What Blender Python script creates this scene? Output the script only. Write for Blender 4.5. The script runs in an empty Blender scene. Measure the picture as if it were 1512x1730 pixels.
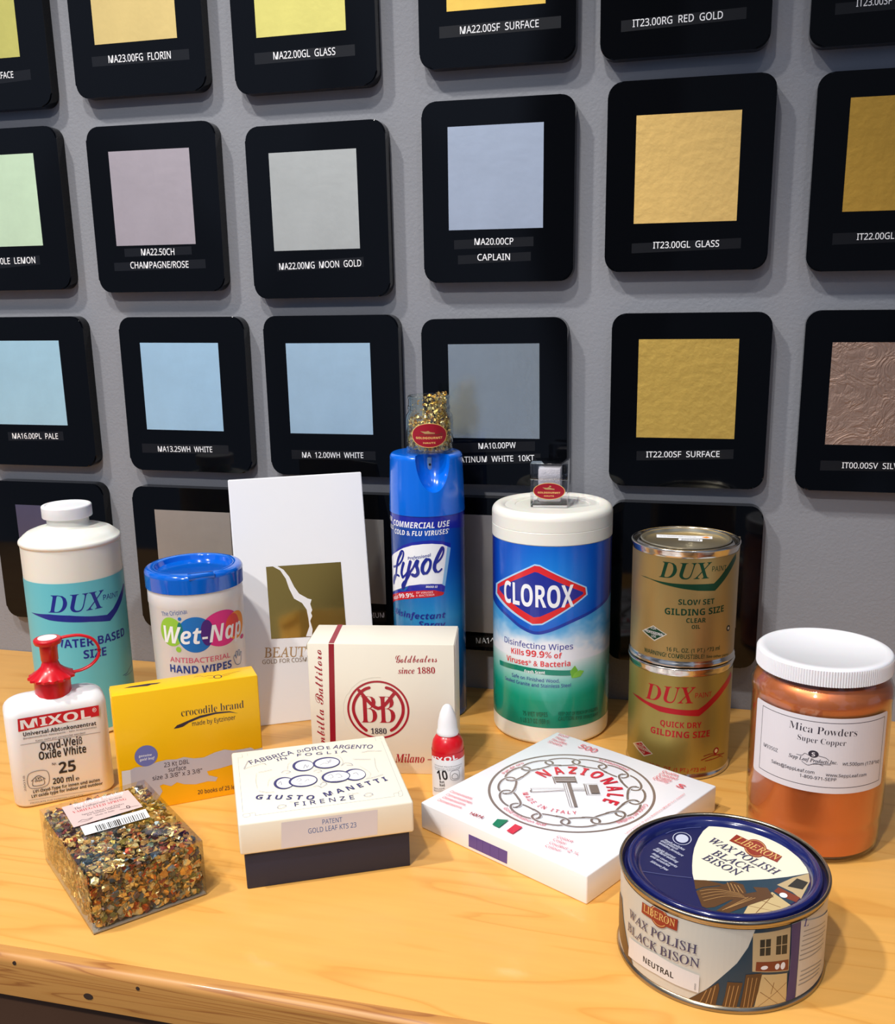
import bpy, bmesh, math, random
from mathutils import Vector, Matrix, noise
from mathutils.geometry import tessellate_polygon

sc = bpy.context.scene
COL = sc.collection
random.seed(7)

# ------------------------------------------------------------------ camera, light, exposure
cam_d = bpy.data.cameras.new('camera')
cam = bpy.data.objects.new('camera', cam_d); COL.objects.link(cam)
RR = Vector((0.96777122, 0.25125418, -0.01703507))
DD = Vector((0.0470888, -0.24699667, -0.96787153))
FF = Vector((-0.24738937, 0.93587605, -0.25086753))
m = Matrix((RR, -DD, -FF)).transposed().to_4x4()
m.translation = (0.28944412, -0.94820224, 0.39445975)
cam.matrix_world = m
cam_d.sensor_fit = 'VERTICAL'; cam_d.sensor_height = 36.0
cam_d.lens = 1754.788 / 1730 * 36.0
cam_d.shift_y = 73.6139 / 1730
cam_d.clip_start = 0.02; cam_d.clip_end = 50
sc.camera = cam

sc.view_settings.view_transform = 'Standard'
sc.view_settings.look = 'None'
sc.view_settings.gamma = 1.0
sc.view_settings.exposure = 0.0
sc.view_settings.use_curve_mapping = False
sc.cycles.use_denoising = True
sc.cycles.max_bounces = 10
sc.cycles.transparent_max_bounces = 24
sc.cycles.caustics_reflective = False
sc.cycles.caustics_refractive = False

world = bpy.data.worlds.new('shop_ambient'); sc.world = world
world.use_nodes = True
wn = world.node_tree.nodes; wl = world.node_tree.links
bg = wn['Background']
tc = wn.new('ShaderNodeTexCoord'); sp = wn.new('ShaderNodeSeparateXYZ')
ra = wn.new('ShaderNodeValToRGB'); mr = wn.new('ShaderNodeMapRange')
mr.inputs['From Min'].default_value = -1; mr.inputs['From Max'].default_value = 1
wl.new(tc.outputs['Generated'], sp.inputs[0]); wl.new(sp.outputs['Z'], mr.inputs['Value'])
wl.new(mr.outputs[0], ra.inputs[0]); wl.new(ra.outputs[0], bg.inputs[0])
ra.color_ramp.elements[0].position = 0.42; ra.color_ramp.elements[0].color = (0.55, 0.60, 0.72, 1)
ra.color_ramp.elements[1].position = 0.62; ra.color_ramp.elements[1].color = (0.86, 0.90, 1.0, 1)
bg.inputs[1].default_value = 0.33
nz_ = wn.new('ShaderNodeTexVoronoi'); nz_.inputs['Scale'].default_value = 3.2; nz_.feature = 'SMOOTH_F1'; nz_.inputs['Smoothness'].default_value = 0.25
mp_ = wn.new('ShaderNodeMapping'); mp_.inputs['Scale'].default_value = (1.6, 1.0, 0.5)
wl.new(tc.outputs['Generated'], mp_.inputs[0]); wl.new(mp_.outputs[0], nz_.inputs['Vector'])
sx = wn.new('ShaderNodeSeparateColor'); wl.new(nz_.outputs['Color'], sx.inputs[0])
r2 = wn.new('ShaderNodeValToRGB'); wl.new(sx.outputs[0], r2.inputs[0])
r2.color_ramp.elements[0].position = 0.3; r2.color_ramp.elements[0].color = (0.30, 0.30, 0.32, 1)
r2.color_ramp.elements[1].position = 0.75; r2.color_ramp.elements[1].color = (1.25, 1.42, 1.75, 1)
mu_ = wn.new('ShaderNodeMix'); mu_.data_type = 'RGBA'; mu_.blend_type = 'MULTIPLY'; mu_.inputs[0].default_value = 1.0
wl.new(ra.outputs[0], mu_.inputs[6]); wl.new(r2.outputs[0], mu_.inputs[7]); wl.new(mu_.outputs[2], bg.inputs[0])

def spot(name, loc, target, power, size=0.03, cone=75, col=(1, 0.96, 0.90)):
    l = bpy.data.lights.new(name, 'SPOT'); l.energy = power; l.shadow_soft_size = size
    l.spot_size = math.radians(cone); l.spot_blend = 0.6; l.color = col
    o = bpy.data.objects.new(name, l); COL.objects.link(o); o.location = loc
    o.rotation_euler = (Vector(target) - Vector(loc)).to_track_quat('-Z', 'Y').to_euler()
    return o
spot('ceiling_or_fill_spot', (-0.95, -0.95, 2.15), (-0.22, -0.3, 0.25), 128, 0.05, 46)
spot('ceiling_or_fill_spot', (-0.15, -1.15, 2.15), (-0.1, -0.3, 0.2), 84, 0.05, 44)
spot('ceiling_or_fill_spot', (0.75, -1.05, 2.15), (0.2, -0.3, 0.4), 16, 0.05, 60)

spot('ceiling_or_fill_spot', (-0.25, -2.3, 2.0), (-0.18, -0.3, 0.1), 112, 0.06, 32)  # frontal fill lamp, added to brighten the upright faces

# ------------------------------------------------------------------ helpers
def lin(c):
    return tuple((x / 12.92 if x <= 0.04045 else ((x + 0.055) / 1.055) ** 2.4) for x in (v / 255 for v in c))
PAL = dict(navy=(22, 38, 140), red=(200, 22, 40), white=(242, 243, 246), ink=(38, 36, 40), grey=(120, 118, 122), slate=(70, 105, 165),
 lime=(150, 200, 60), wblue=(15, 110, 190), magenta=(218, 38, 130), orange=(246, 152, 50), purple=(72, 30, 122), teal2=(0, 118, 112), coral=(228, 72, 60),
 pink=(205, 80, 115), dnavy=(28, 62, 140), paper=(232, 230, 230), bronze=(176, 140, 92), bronze2=(140, 122, 100), dbrown=(52, 40, 58), lgrey=(198, 194, 204),
 lilac=(118, 124, 190), dred=(150, 16, 36), red2=(168, 24, 44), shade=(240, 236, 224), label=(226, 222, 228), mblue=(72, 108, 170), lgrey2=(178, 176, 186), gnavy=(58, 56, 112), gnavy2=(96, 96, 148), cream=(247, 245, 236),
 brown=(132, 116, 106), fgreen=(20, 130, 90), fred=(222, 48, 64), pink2=(226, 96, 108), violet=(88, 72, 150), violet2=(70, 56, 130), pinkl=(222, 196, 192), black=(20, 20, 22),
 deepblue=(28, 40, 160), lblue=(140, 190, 225), lpink=(245, 190, 190), halo=(170, 215, 245), cred=(220, 40, 45), cblue=(32, 46, 150), indigo=(58, 60, 150), tred=(222, 62, 66), dgreen=(0, 130, 104), leaf=(110, 180, 60), leaf2=(130, 196, 76), dgreen2=(10, 92, 72),
 pwhite=(220, 215, 200), pgreen=(30, 74, 50), pred=(186, 38, 46), ink2=(52, 48, 62), wteal=(32, 62, 80), wbeige=(196, 172, 130), wdark=(40, 44, 42), wrust=(130, 58, 38), wfloor=(206, 182, 132), wbrown2=(130, 92, 52), wbrown=(92, 62, 38), wtan=(176, 134, 84),
 wpurple=(56, 48, 112), wpaper=(214, 208, 196), wgrey=(150, 146, 142), plaque=(150, 50, 34), gold1=(226, 186, 110), wnavy=(64, 62, 96), wsticker=(222, 218, 216), wcream=(244, 238, 214), wlav=(200, 205, 226), wlav2=(90, 98, 150), cwave=(24, 58, 160), mred=(206, 30, 42), tape=(12, 12, 15), teal=(100, 190, 204), goldfoil=(150, 120, 50), beigew=(206, 201, 188), wnavybg=(22, 30, 84))

_m = {}
def mat(name, rgb=(200, 200, 200), rough=0.5, metal=0.0, coat=0.0, spec=0.5, trans=0.0, bump=0.0, bscale=200, sss=0.0, ior=None, var=0.0, vscale=8):
    if name in _m: return _m[name]
    M = bpy.data.materials.new(name); M.use_nodes = True
    n, l = M.node_tree.nodes, M.node_tree.links
    b = n['Principled BSDF']
    c = lin(rgb) + (1,)
    b.inputs['Base Color'].default_value = c
    b.inputs['Roughness'].default_value = rough; b.inputs['Metallic'].default_value = metal
    b.inputs['Coat Weight'].default_value = coat; b.inputs['Coat Roughness'].default_value = 0.06
    b.inputs['Specular IOR Level'].default_value = spec
    b.inputs['Transmission Weight'].default_value = trans
    if ior: b.inputs['IOR'].default_value = ior
    if sss:
        b.inputs['Subsurface Weight'].default_value = sss; b.inputs['Subsurface Scale'].default_value = 0.004
    if bump or var:
        t = n.new('ShaderNodeTexCoord'); no = n.new('ShaderNodeTexNoise'); l.new(t.outputs['Object'], no.inputs['Vector'])
        no.inputs['Scale'].default_value = bscale; no.inputs['Detail'].default_value = 4
        if bump:
            bm_ = n.new('ShaderNodeBump'); bm_.inputs['Strength'].default_value = bump; bm_.inputs['Distance'].default_value = 0.0006
            l.new(no.outputs['Fac'], bm_.inputs['Height']); l.new(bm_.outputs[0], b.inputs['Normal'])
        if var:
            n2 = n.new('ShaderNodeTexNoise'); n2.inputs['Scale'].default_value = vscale; n2.inputs['Detail'].default_value = 5
            l.new(t.outputs['Object'], n2.inputs['Vector'])
            mx = n.new('ShaderNodeMix'); mx.data_type = 'RGBA'
            mx.inputs[6].default_value = tuple(v * (1 - var) for v in c[:3]) + (1,); mx.inputs[7].default_value = tuple(min(1, v * (1 + var)) for v in c[:3]) + (1,)
            l.new(n2.outputs['Fac'], mx.inputs[0]); l.new(mx.outputs[2], b.inputs['Base Color'])
    _m[name] = M
    return M
def clear(name, tint=(1, 1, 1), rough=0.04, refl=1.0):
    """thin clear plastic or glass wall: mostly lets light straight through, mirrors some of the room at grazing angles"""
    if name in _m: return _m[name]
    M = bpy.data.materials.new(name); M.use_nodes = True
    n, l = M.node_tree.nodes, M.node_tree.links
    n.remove(n['Principled BSDF'])
    tr = n.new('ShaderNodeBsdfTransparent'); tr.inputs[0].default_value = tint + (1,)
    gl = n.new('ShaderNodeBsdfGlossy'); gl.inputs['Roughness'].default_value = rough
    fr = n.new('ShaderNodeLayerWeight'); pw = n.new('ShaderNodeMath'); pw.operation = 'POWER'; pw.inputs[1].default_value = 4.0
    mu = n.new('ShaderNodeMath'); mu.operation = 'MULTIPLY_ADD'; mu.inputs[1].default_value = 0.8 * refl; mu.inputs[2].default_value = 0.035 * refl; mu.use_clamp = True
    fr.inputs[0].default_value = 0.5
    mx = n.new('ShaderNodeMixShader')
    l.new(fr.outputs['Facing'], pw.inputs[0]); l.new(pw.outputs[0], mu.inputs[0]); l.new(mu.outputs[0], mx.inputs[0]); l.new(tr.outputs[0], mx.inputs[1]); l.new(gl.outputs[0], mx.inputs[2])
    l.new(mx.outputs[0], n['Material Output'].inputs[0])
    _m[name] = M
    return M
def ink(name, rough=0.45, metal=0.0, coat=0.0, spec=0.5):
    """printed ink: takes its colour from the print's own colour layer"""
    if name in _m: return _m[name]
    M = mat(name, rough=rough, metal=metal, coat=coat, spec=spec)
    n, l = M.node_tree.nodes, M.node_tree.links
    a = n.new('ShaderNodeAttribute'); a.attribute_name = 'Col'
    l.new(a.outputs['Color'], n['Principled BSDF'].inputs['Base Color'])
    return M

def link(name, me, M, parent=None, smooth=True):
    o = bpy.data.objects.new(name, me); COL.objects.link(o)
    for x in (M if isinstance(M, (list, tuple)) else [M]): me.materials.append(x)
    if parent: o.parent = parent
    return o
def obj(name, bm, M, parent=None, smooth=35, loc=None, rotz=None):
    me = bpy.data.meshes.new(name)
    bmesh.ops.recalc_face_normals(bm, faces=bm.faces)
    if smooth:
        lim = math.radians(smooth)
        for f in bm.faces: f.smooth = True
        for e in bm.edges:
            if len(e.link_faces) == 2 and e.calc_face_angle(0) > lim: e.smooth = False
    bm.to_mesh(me); bm.free()
    o = link(name, me, M, parent)
    if loc: o.location = loc
    if rotz is not None: o.rotation_euler = (0, 0, rotz)
    return o
def thing(name, label, cat, loc=(0, 0, 0), rotz=0.0, group=None):
    o = bpy.data.objects.new(name, None); COL.objects.link(o)
    o.empty_display_size = 0.02
    o.location = loc; o.rotation_euler = (0, 0, rotz)
    o['label'] = label; o['category'] = cat
    if group: o['group'] = group
    return o
def tag(o, label, cat, group=None, kind=None):
    o['label'] = label; o['category'] = cat
    if group: o['group'] = group
    if kind: o['kind'] = kind
    return o
def lathe(prof, seg=96, bm=None, c=(0, 0)):
    bm = bm or bmesh.new()
    rings = []
    for r, z in prof:
        if r < 1e-6: rings.append([bm.verts.new((c[0], c[1], z))])
        else: rings.append([bm.verts.new((c[0] + r * math.cos(2 * math.pi * i / seg), c[1] + r * math.sin(2 * math.pi * i / seg), z)) for i in range(seg)])
    for a, b in zip(rings, rings[1:]):
        for i in range(seg):
            j = (i + 1) % seg
            if len(a) == 1 and len(b) == 1: continue
            if len(a) == 1: bm.faces.new((a[0], b[i], b[j]))
            elif len(b) == 1: bm.faces.new((a[i], a[j], b[0]))
            else: bm.faces.new((a[i], a[j], b[j], b[i]))
    return bm
def arc(cx, cz, r, a0, a1, n=6):
    return [(cx + r * math.cos(math.radians(a0 + (a1 - a0) * i / n)), cz + r * math.sin(math.radians(a0 + (a1 - a0) * i / n))) for i in range(n + 1)]
def box(x0, x1, y0, y1, z0, z1, bev=0.0, seg=2, bm=None):
    t = bmesh.new()
    bmesh.ops.create_cube(t, size=1)
    for v in t.verts:
        v.co = Vector((x0 + (v.co.x + .5) * (x1 - x0), y0 + (v.co.y + .5) * (y1 - y0), z0 + (v.co.z + .5) * (z1 - z0)))
    if bev: bmesh.ops.bevel(t, geom=t.edges[:], offset=bev, segments=seg, profile=0.5, affect='EDGES')
    if bm is None: return t
    me = bpy.data.meshes.new('t'); t.to_mesh(me); t.free(); bm.from_mesh(me); bpy.data.meshes.remove(me)
    return bm
def prism(pts, z0, z1, bm=None):
    bm = bm or bmesh.new()
    a = [bm.verts.new((x, y, z0)) for x, y in pts]; b = [bm.verts.new((x, y, z1)) for x, y in pts]
    n = len(pts)
    bm.faces.new(a[::-1]); bm.faces.new(b)
    for i in range(n): bm.faces.new((a[i], a[(i + 1) % n], b[(i + 1) % n], b[i]))
    return bm
def rrect(w, h, r, n=8):
    p = []
    for cx, cy, a in ((w / 2 - r, h / 2 - r, 0), (-w / 2 + r, h / 2 - r, 90), (-w / 2 + r, -h / 2 + r, 180), (w / 2 - r, -h / 2 + r, 270)):
        p += [(cx + r * math.cos(math.radians(a + 90 * i / n)), cy + r * math.sin(math.radians(a + 90 * i / n))) for i in range(n + 1)]
    return p
def tube(pts, r, seg=12, bm=None, flat=1.0):
    bm = bm or bmesh.new()
    pts = [Vector(p) for p in pts]; rings = []
    for i, p in enumerate(pts):
        t = (pts[min(i + 1, len(pts) - 1)] - pts[max(i - 1, 0)]).normalized()
        s = Vector((0, 0, 1)).cross(t)
        s = s.normalized() if s.length > 0.05 else Vector((0, 1, 0)).cross(t).normalized()
        u = t.cross(s)
        rings.append([bm.verts.new(p + s * r * flat * math.cos(2 * math.pi * k / seg) + u * r * math.sin(2 * math.pi * k / seg)) for k in range(seg)])
    for a, b in zip(rings, rings[1:]):
        for k in range(seg): bm.faces.new((a[k], a[(k + 1) % seg], b[(k + 1) % seg], b[k]))
    bm.faces.new(rings[0]); bm.faces.new(rings[-1])
    return bm
def spline(pts, n=6):
    if len(pts) < 3: return pts
    closed = pts[0] == pts[-1]
    out = []
    for i in range(len(pts) - 1):
        p0 = pts[i - 1] if i > 0 else (pts[-2] if closed else pts[0]); p1, p2 = pts[i], pts[i + 1]
        p3 = pts[i + 2] if i + 2 < len(pts) else (pts[1] if closed else pts[-1])
        for k in range(n):
            t = k / n
            out.append(tuple(0.5 * (2 * b + (c - a) * t + (2 * a - 5 * b + 4 * c - d) * t * t + (3 * b - a - 3 * c + d) * t ** 3) for a, b, c, d in zip(p0, p1, p2, p3)))
    out.append(tuple(pts[-1]))
    return out

# ------------------------------------------------------------------ printing: lettering and marks laid on a surface (u, v in mm)
STY = {'sans': (0x1D5A0, 0x1D5BA, 0x1D7E2), 'sb': (0x1D5D4, 0x1D5EE, 0x1D7EC), 'sbi': (0x1D63C, 0x1D656, None), 'serif': (0x1D400, 0x1D41A, 0x1D7CE),
       'bi': (0x1D468, 0x1D482, None), 'bscr': (0x1D4D0, 0x1D4EA, None), 'sl': (0x1D434, 0x1D44E, None)}
def glyphs(s, st):
    b = STY[st]
    if not b: return s
    o = ''
    for ch in s:
        if 'A' <= ch <= 'Z': o += chr(b[0] + ord(ch) - 65)
        elif 'a' <= ch <= 'z': o += chr(b[1] + ord(ch) - 97)
        elif '0' <= ch <= '9': o += chr((b[2] or (0x1D7EC if st == 'sbi' else 0x1D7CE)) + ord(ch) - 48)
        else: o += ch
    return o
_tc = bpy.data.curves.new('lettering', 'FONT'); _to = bpy.data.objects.new('lettering', _tc)
_H = {}; _cache = {}
def textmesh(s, st):
    k = (s, st)
    if k in _cache: return _cache[k]
    _tc.body = glyphs(s, st); _tc.resolution_u = 3
    _tc.offset = {'serif': -0.012, 'sans': 0.006, 'sb': 0.004, 'sl': 0.006}.get(st, 0.0)
    me = _to.to_mesh()
    r = ([tuple(v.co[:2]) for v in me.vertices], [tuple(p.vertices) for p in me.polygons])
    _to.to_mesh_clear()
    _cache[k] = r
    return r
def caph(st):
    if st not in _H:
        v, _ = textmesh('H', st); _H[st] = max(p[1] for p in v)
    return _H[st]

class Print:
    step = 0.012
    def __init__(self): self.bm = bmesh.new(); self.cl = self.bm.loops.layers.float_color.new('Col'); self.h = 0.12; self.mi = 0
    def faces(self, V, F, col):
        c = lin(PAL[col] if isinstance(col, str) else col) + (1,)
        vs = [self.bm.verts.new((p[0], p[1], self.h)) for p in V]
        for f in F:
            if len(set(f)) < 3: continue
            try: fc = self.bm.faces.new([vs[i] for i in f])
            except ValueError: continue
            fc.material_index = self.mi
            for lp in fc.loops: lp[self.cl] = c
        self.h += self.step
    def poly(self, col, pts):
        n = len(pts)
        cr = [(pts[(i + 1) % n][0] - pts[i][0]) * (pts[(i + 2) % n][1] - pts[(i + 1) % n][1]) - (pts[(i + 1) % n][1] - pts[i][1]) * (pts[(i + 2) % n][0] - pts[(i + 1) % n][0]) for i in range(n)]
        if all(c >= -1e-6 for c in cr) or all(c <= 1e-6 for c in cr): tri = [tuple(range(n))]
        else: tri = tessellate_polygon([[Vector((p[0], p[1], 0)) for p in pts]])
        self.faces(pts, tri, col)
    def ell(self, col, cx, cy, rx, ry, n=48):
        self.faces([(cx + rx * math.cos(2 * math.pi * i / n), cy + ry * math.sin(2 * math.pi * i / n)) for i in range(n)], [tuple(range(n))], col)
    def ring(self, col, w, cx, cy, rx, ry, n=64, a0=0, a1=360):
        V = []; cl = abs(a1 - a0) >= 360
        k = n if cl else n + 1
        for i in range(k):
            a = math.radians(a0 + (a1 - a0) * i / n)
            for d in (-w / 2, w / 2): V.append((cx + (rx + d) * math.cos(a), cy + (ry + d) * math.sin(a)))
        F = [(2 * i, 2 * ((i + 1) % k), 2 * ((i + 1) % k) + 1, 2 * i + 1) for i in range(n if cl else n)]
        self.faces(V, F, col)
    def stroke(self, col, w, pts, smooth=True):
        if smooth and len(pts) > 2: pts = spline(pts)
        pts = [p for i, p in enumerate(pts) if i == 0 or math.hypot(p[0] - pts[i - 1][0], p[1] - pts[i - 1][1]) > 1e-4]
        n = len(pts)
        if n < 2: return
        closed = n > 3 and math.hypot(pts[0][0] - pts[-1][0], pts[0][1] - pts[-1][1]) < 1e-3
        if closed: pts = pts[:-1]; n -= 1
        D = []
        for i in range(n if closed else n - 1):
            q = pts[(i + 1) % n]; dx, dy = q[0] - pts[i][0], q[1] - pts[i][1]; L = math.hypot(dx, dy) or 1; D.append((dx / L, dy / L))
        V, F = [], []
        for i, p in enumerate(pts):
            d0 = D[i - 1] if (i or closed) else D[0]; d1 = D[i] if i < len(D) else D[-1]
            mx, my = -(d0[1] + d1[1]), d0[0] + d1[0]; L = math.hypot(mx, my) or 1; mx /= L; my /= L
            k = w / 2 / max(.45, mx * -d1[1] + my * d1[0])
            V += [(p[0] - mx * k, p[1] - my * k), (p[0] + mx * k, p[1] + my * k)]
        for i in range(n if closed else n - 1):
            j = (i + 1) % n; F.append((2 * i, 2 * j, 2 * j + 1, 2 * i + 1))
        if not closed and w > .3:
            for p, d, s_ in ((pts[0], D[0], -1), (pts[-1], D[-1], 1)):
                k = len(V); a0 = math.atan2(d[1] * s_, d[0] * s_)
                V += [(p[0] + w / 2 * math.cos(a0 + math.radians(t)), p[1] + w / 2 * math.sin(a0 + math.radians(t))) for t in range(-90, 91, 30)]; F.append(tuple(range(k, k + 7)))
        self.faces(V, F, col)
    def text(self, s, st, col, u0, v0, u1, v1, h):
        V, F = textmesh(s, st)
        if not V: return
        x0 = min(p[0] for p in V); x1 = max(p[0] for p in V)
        L = math.hypot(u1 - u0, v1 - v0); sx = L / (x1 - x0); sy = h / caph(st)
        c, s_ = (u1 - u0) / L, (v1 - v0) / L
        if st == 'sl':
            V = [(x - y * 0.2, y) for x, y in V]; x0 = min(p[0] for p in V); x1 = max(p[0] for p in V); sx = L / (x1 - x0)
        W = []
        for x, y in V:
            X = (x - x0) * sx; Y = y * sy
            W.append((u0 + X * c - Y * s_, v0 + X * s_ + Y * c))
        self.faces(W, F, col)
    def arctext(self, s, st, col, cx, cy, r, a0, a1, h):
        """a0 to a1 in degrees; a1 < a0 reads clockwise with its tops outward, a1 > a0 reads anticlockwise with its tops inward"""
        V, F = textmesh(s, st)
        x0 = min(p[0] for p in V); x1 = max(p[0] for p in V); sy = h / caph(st)
        W = []
        for x, y in V:
            a = math.radians(a0 + (a1 - a0) * (x - x0) / (x1 - x0)); rr = r + (y * sy if a1 < a0 else -y * sy)
            W.append((cx + rr * math.cos(a), cy + rr * math.sin(a)))
        self.faces(W, F, col)
    def ops(self, L):
        for o in L:
            k = o[0]; self.mi = 1 if o[1] == 'goldfoil' else 0
            if k == 'T': self.text(*o[1:])
            elif k == 'P': self.poly(o[1], o[2])
            elif k == 'E': self.ell(*o[1:])
            elif k == 'O': self.ring(*o[1:])
            elif k == 'S': self.stroke(*o[1:])
        self.mi = 0
        return self
    def grid(self, u0, u1, v0, v1, du, dv, fn, h=0.1):
        nu, nv = max(1, round((u1 - u0) / du)), max(1, round((v1 - v0) / dv))
        P = [[self.bm.verts.new((u0 + (u1 - u0) * i / nu, v0 + (v1 - v0) * j / nv, h)) for i in range(nu + 1)] for j in range(nv + 1)]
        C = [[lin(fn(u0 + (u1 - u0) * i / nu, v0 + (v1 - v0) * j / nv)) + (1,) for i in range(nu + 1)] for j in range(nv + 1)]
        for j in range(nv):
            for i in range(nu):
                f = self.bm.faces.new((P[j][i], P[j][i + 1], P[j + 1][i + 1], P[j + 1][i]))
                for lp, c in zip(f.loops, (C[j][i], C[j][i + 1], C[j + 1][i + 1], C[j + 1][i])): lp[self.cl] = c
        return self
    def on_cyl(self, name, M, parent, r, az0, taper=None):
        """wrap round a cylinder of radius r (m) about the thing's own axis"""
        st = r * 1000 * 0.05
        us = [v.co.x for v in self.bm.verts]; lo, hi = min(us), max(us)
        k = math.ceil(lo / st)
        while k * st < hi:
            bmesh.ops.bisect_plane(self.bm, geom=self.bm.verts[:] + self.bm.edges[:] + self.bm.faces[:], dist=1e-5, plane_co=(k * st, 0, 0), plane_no=(1, 0, 0)); k += 1
        a0 = math.radians(az0)
        for v in self.bm.verts:
            u, z, h = v.co
            R = (taper(z / 1000) if taper else r) + h / 1000; a = a0 + u / 1000 / r
            v.co = (R * math.cos(a), R * math.sin(a), z / 1000)
        return self.done(name, M, parent)
    def on_plane(self, name, M, parent, o=(0, 0, 0), u=(1, 0, 0), v=(0, 0, 1)):
        o, u, v = Vector(o), Vector(u), Vector(v); n = u.cross(v)
        for w in self.bm.verts:
            a, b, h = w.co / 1000
            w.co = o + u * a + v * b + n * h
        return self.done(name, M, parent)
    def done(self, name, M, parent):
        me = bpy.data.meshes.new(name); self.bm.to_mesh(me); self.bm.free()
        return link(name, me, M, parent)

INK = ink('printed_ink'); INKG = ink('glossy_printed_ink', 0.22, coat=0.3); INKM = ink('metallic_printed_ink', 0.38, metal=0.75); INKS = ink('satin_printed_ink', 0.35)
FOIL = mat('gold_foil', (196, 158, 80), 0.12, 1.0)

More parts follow.
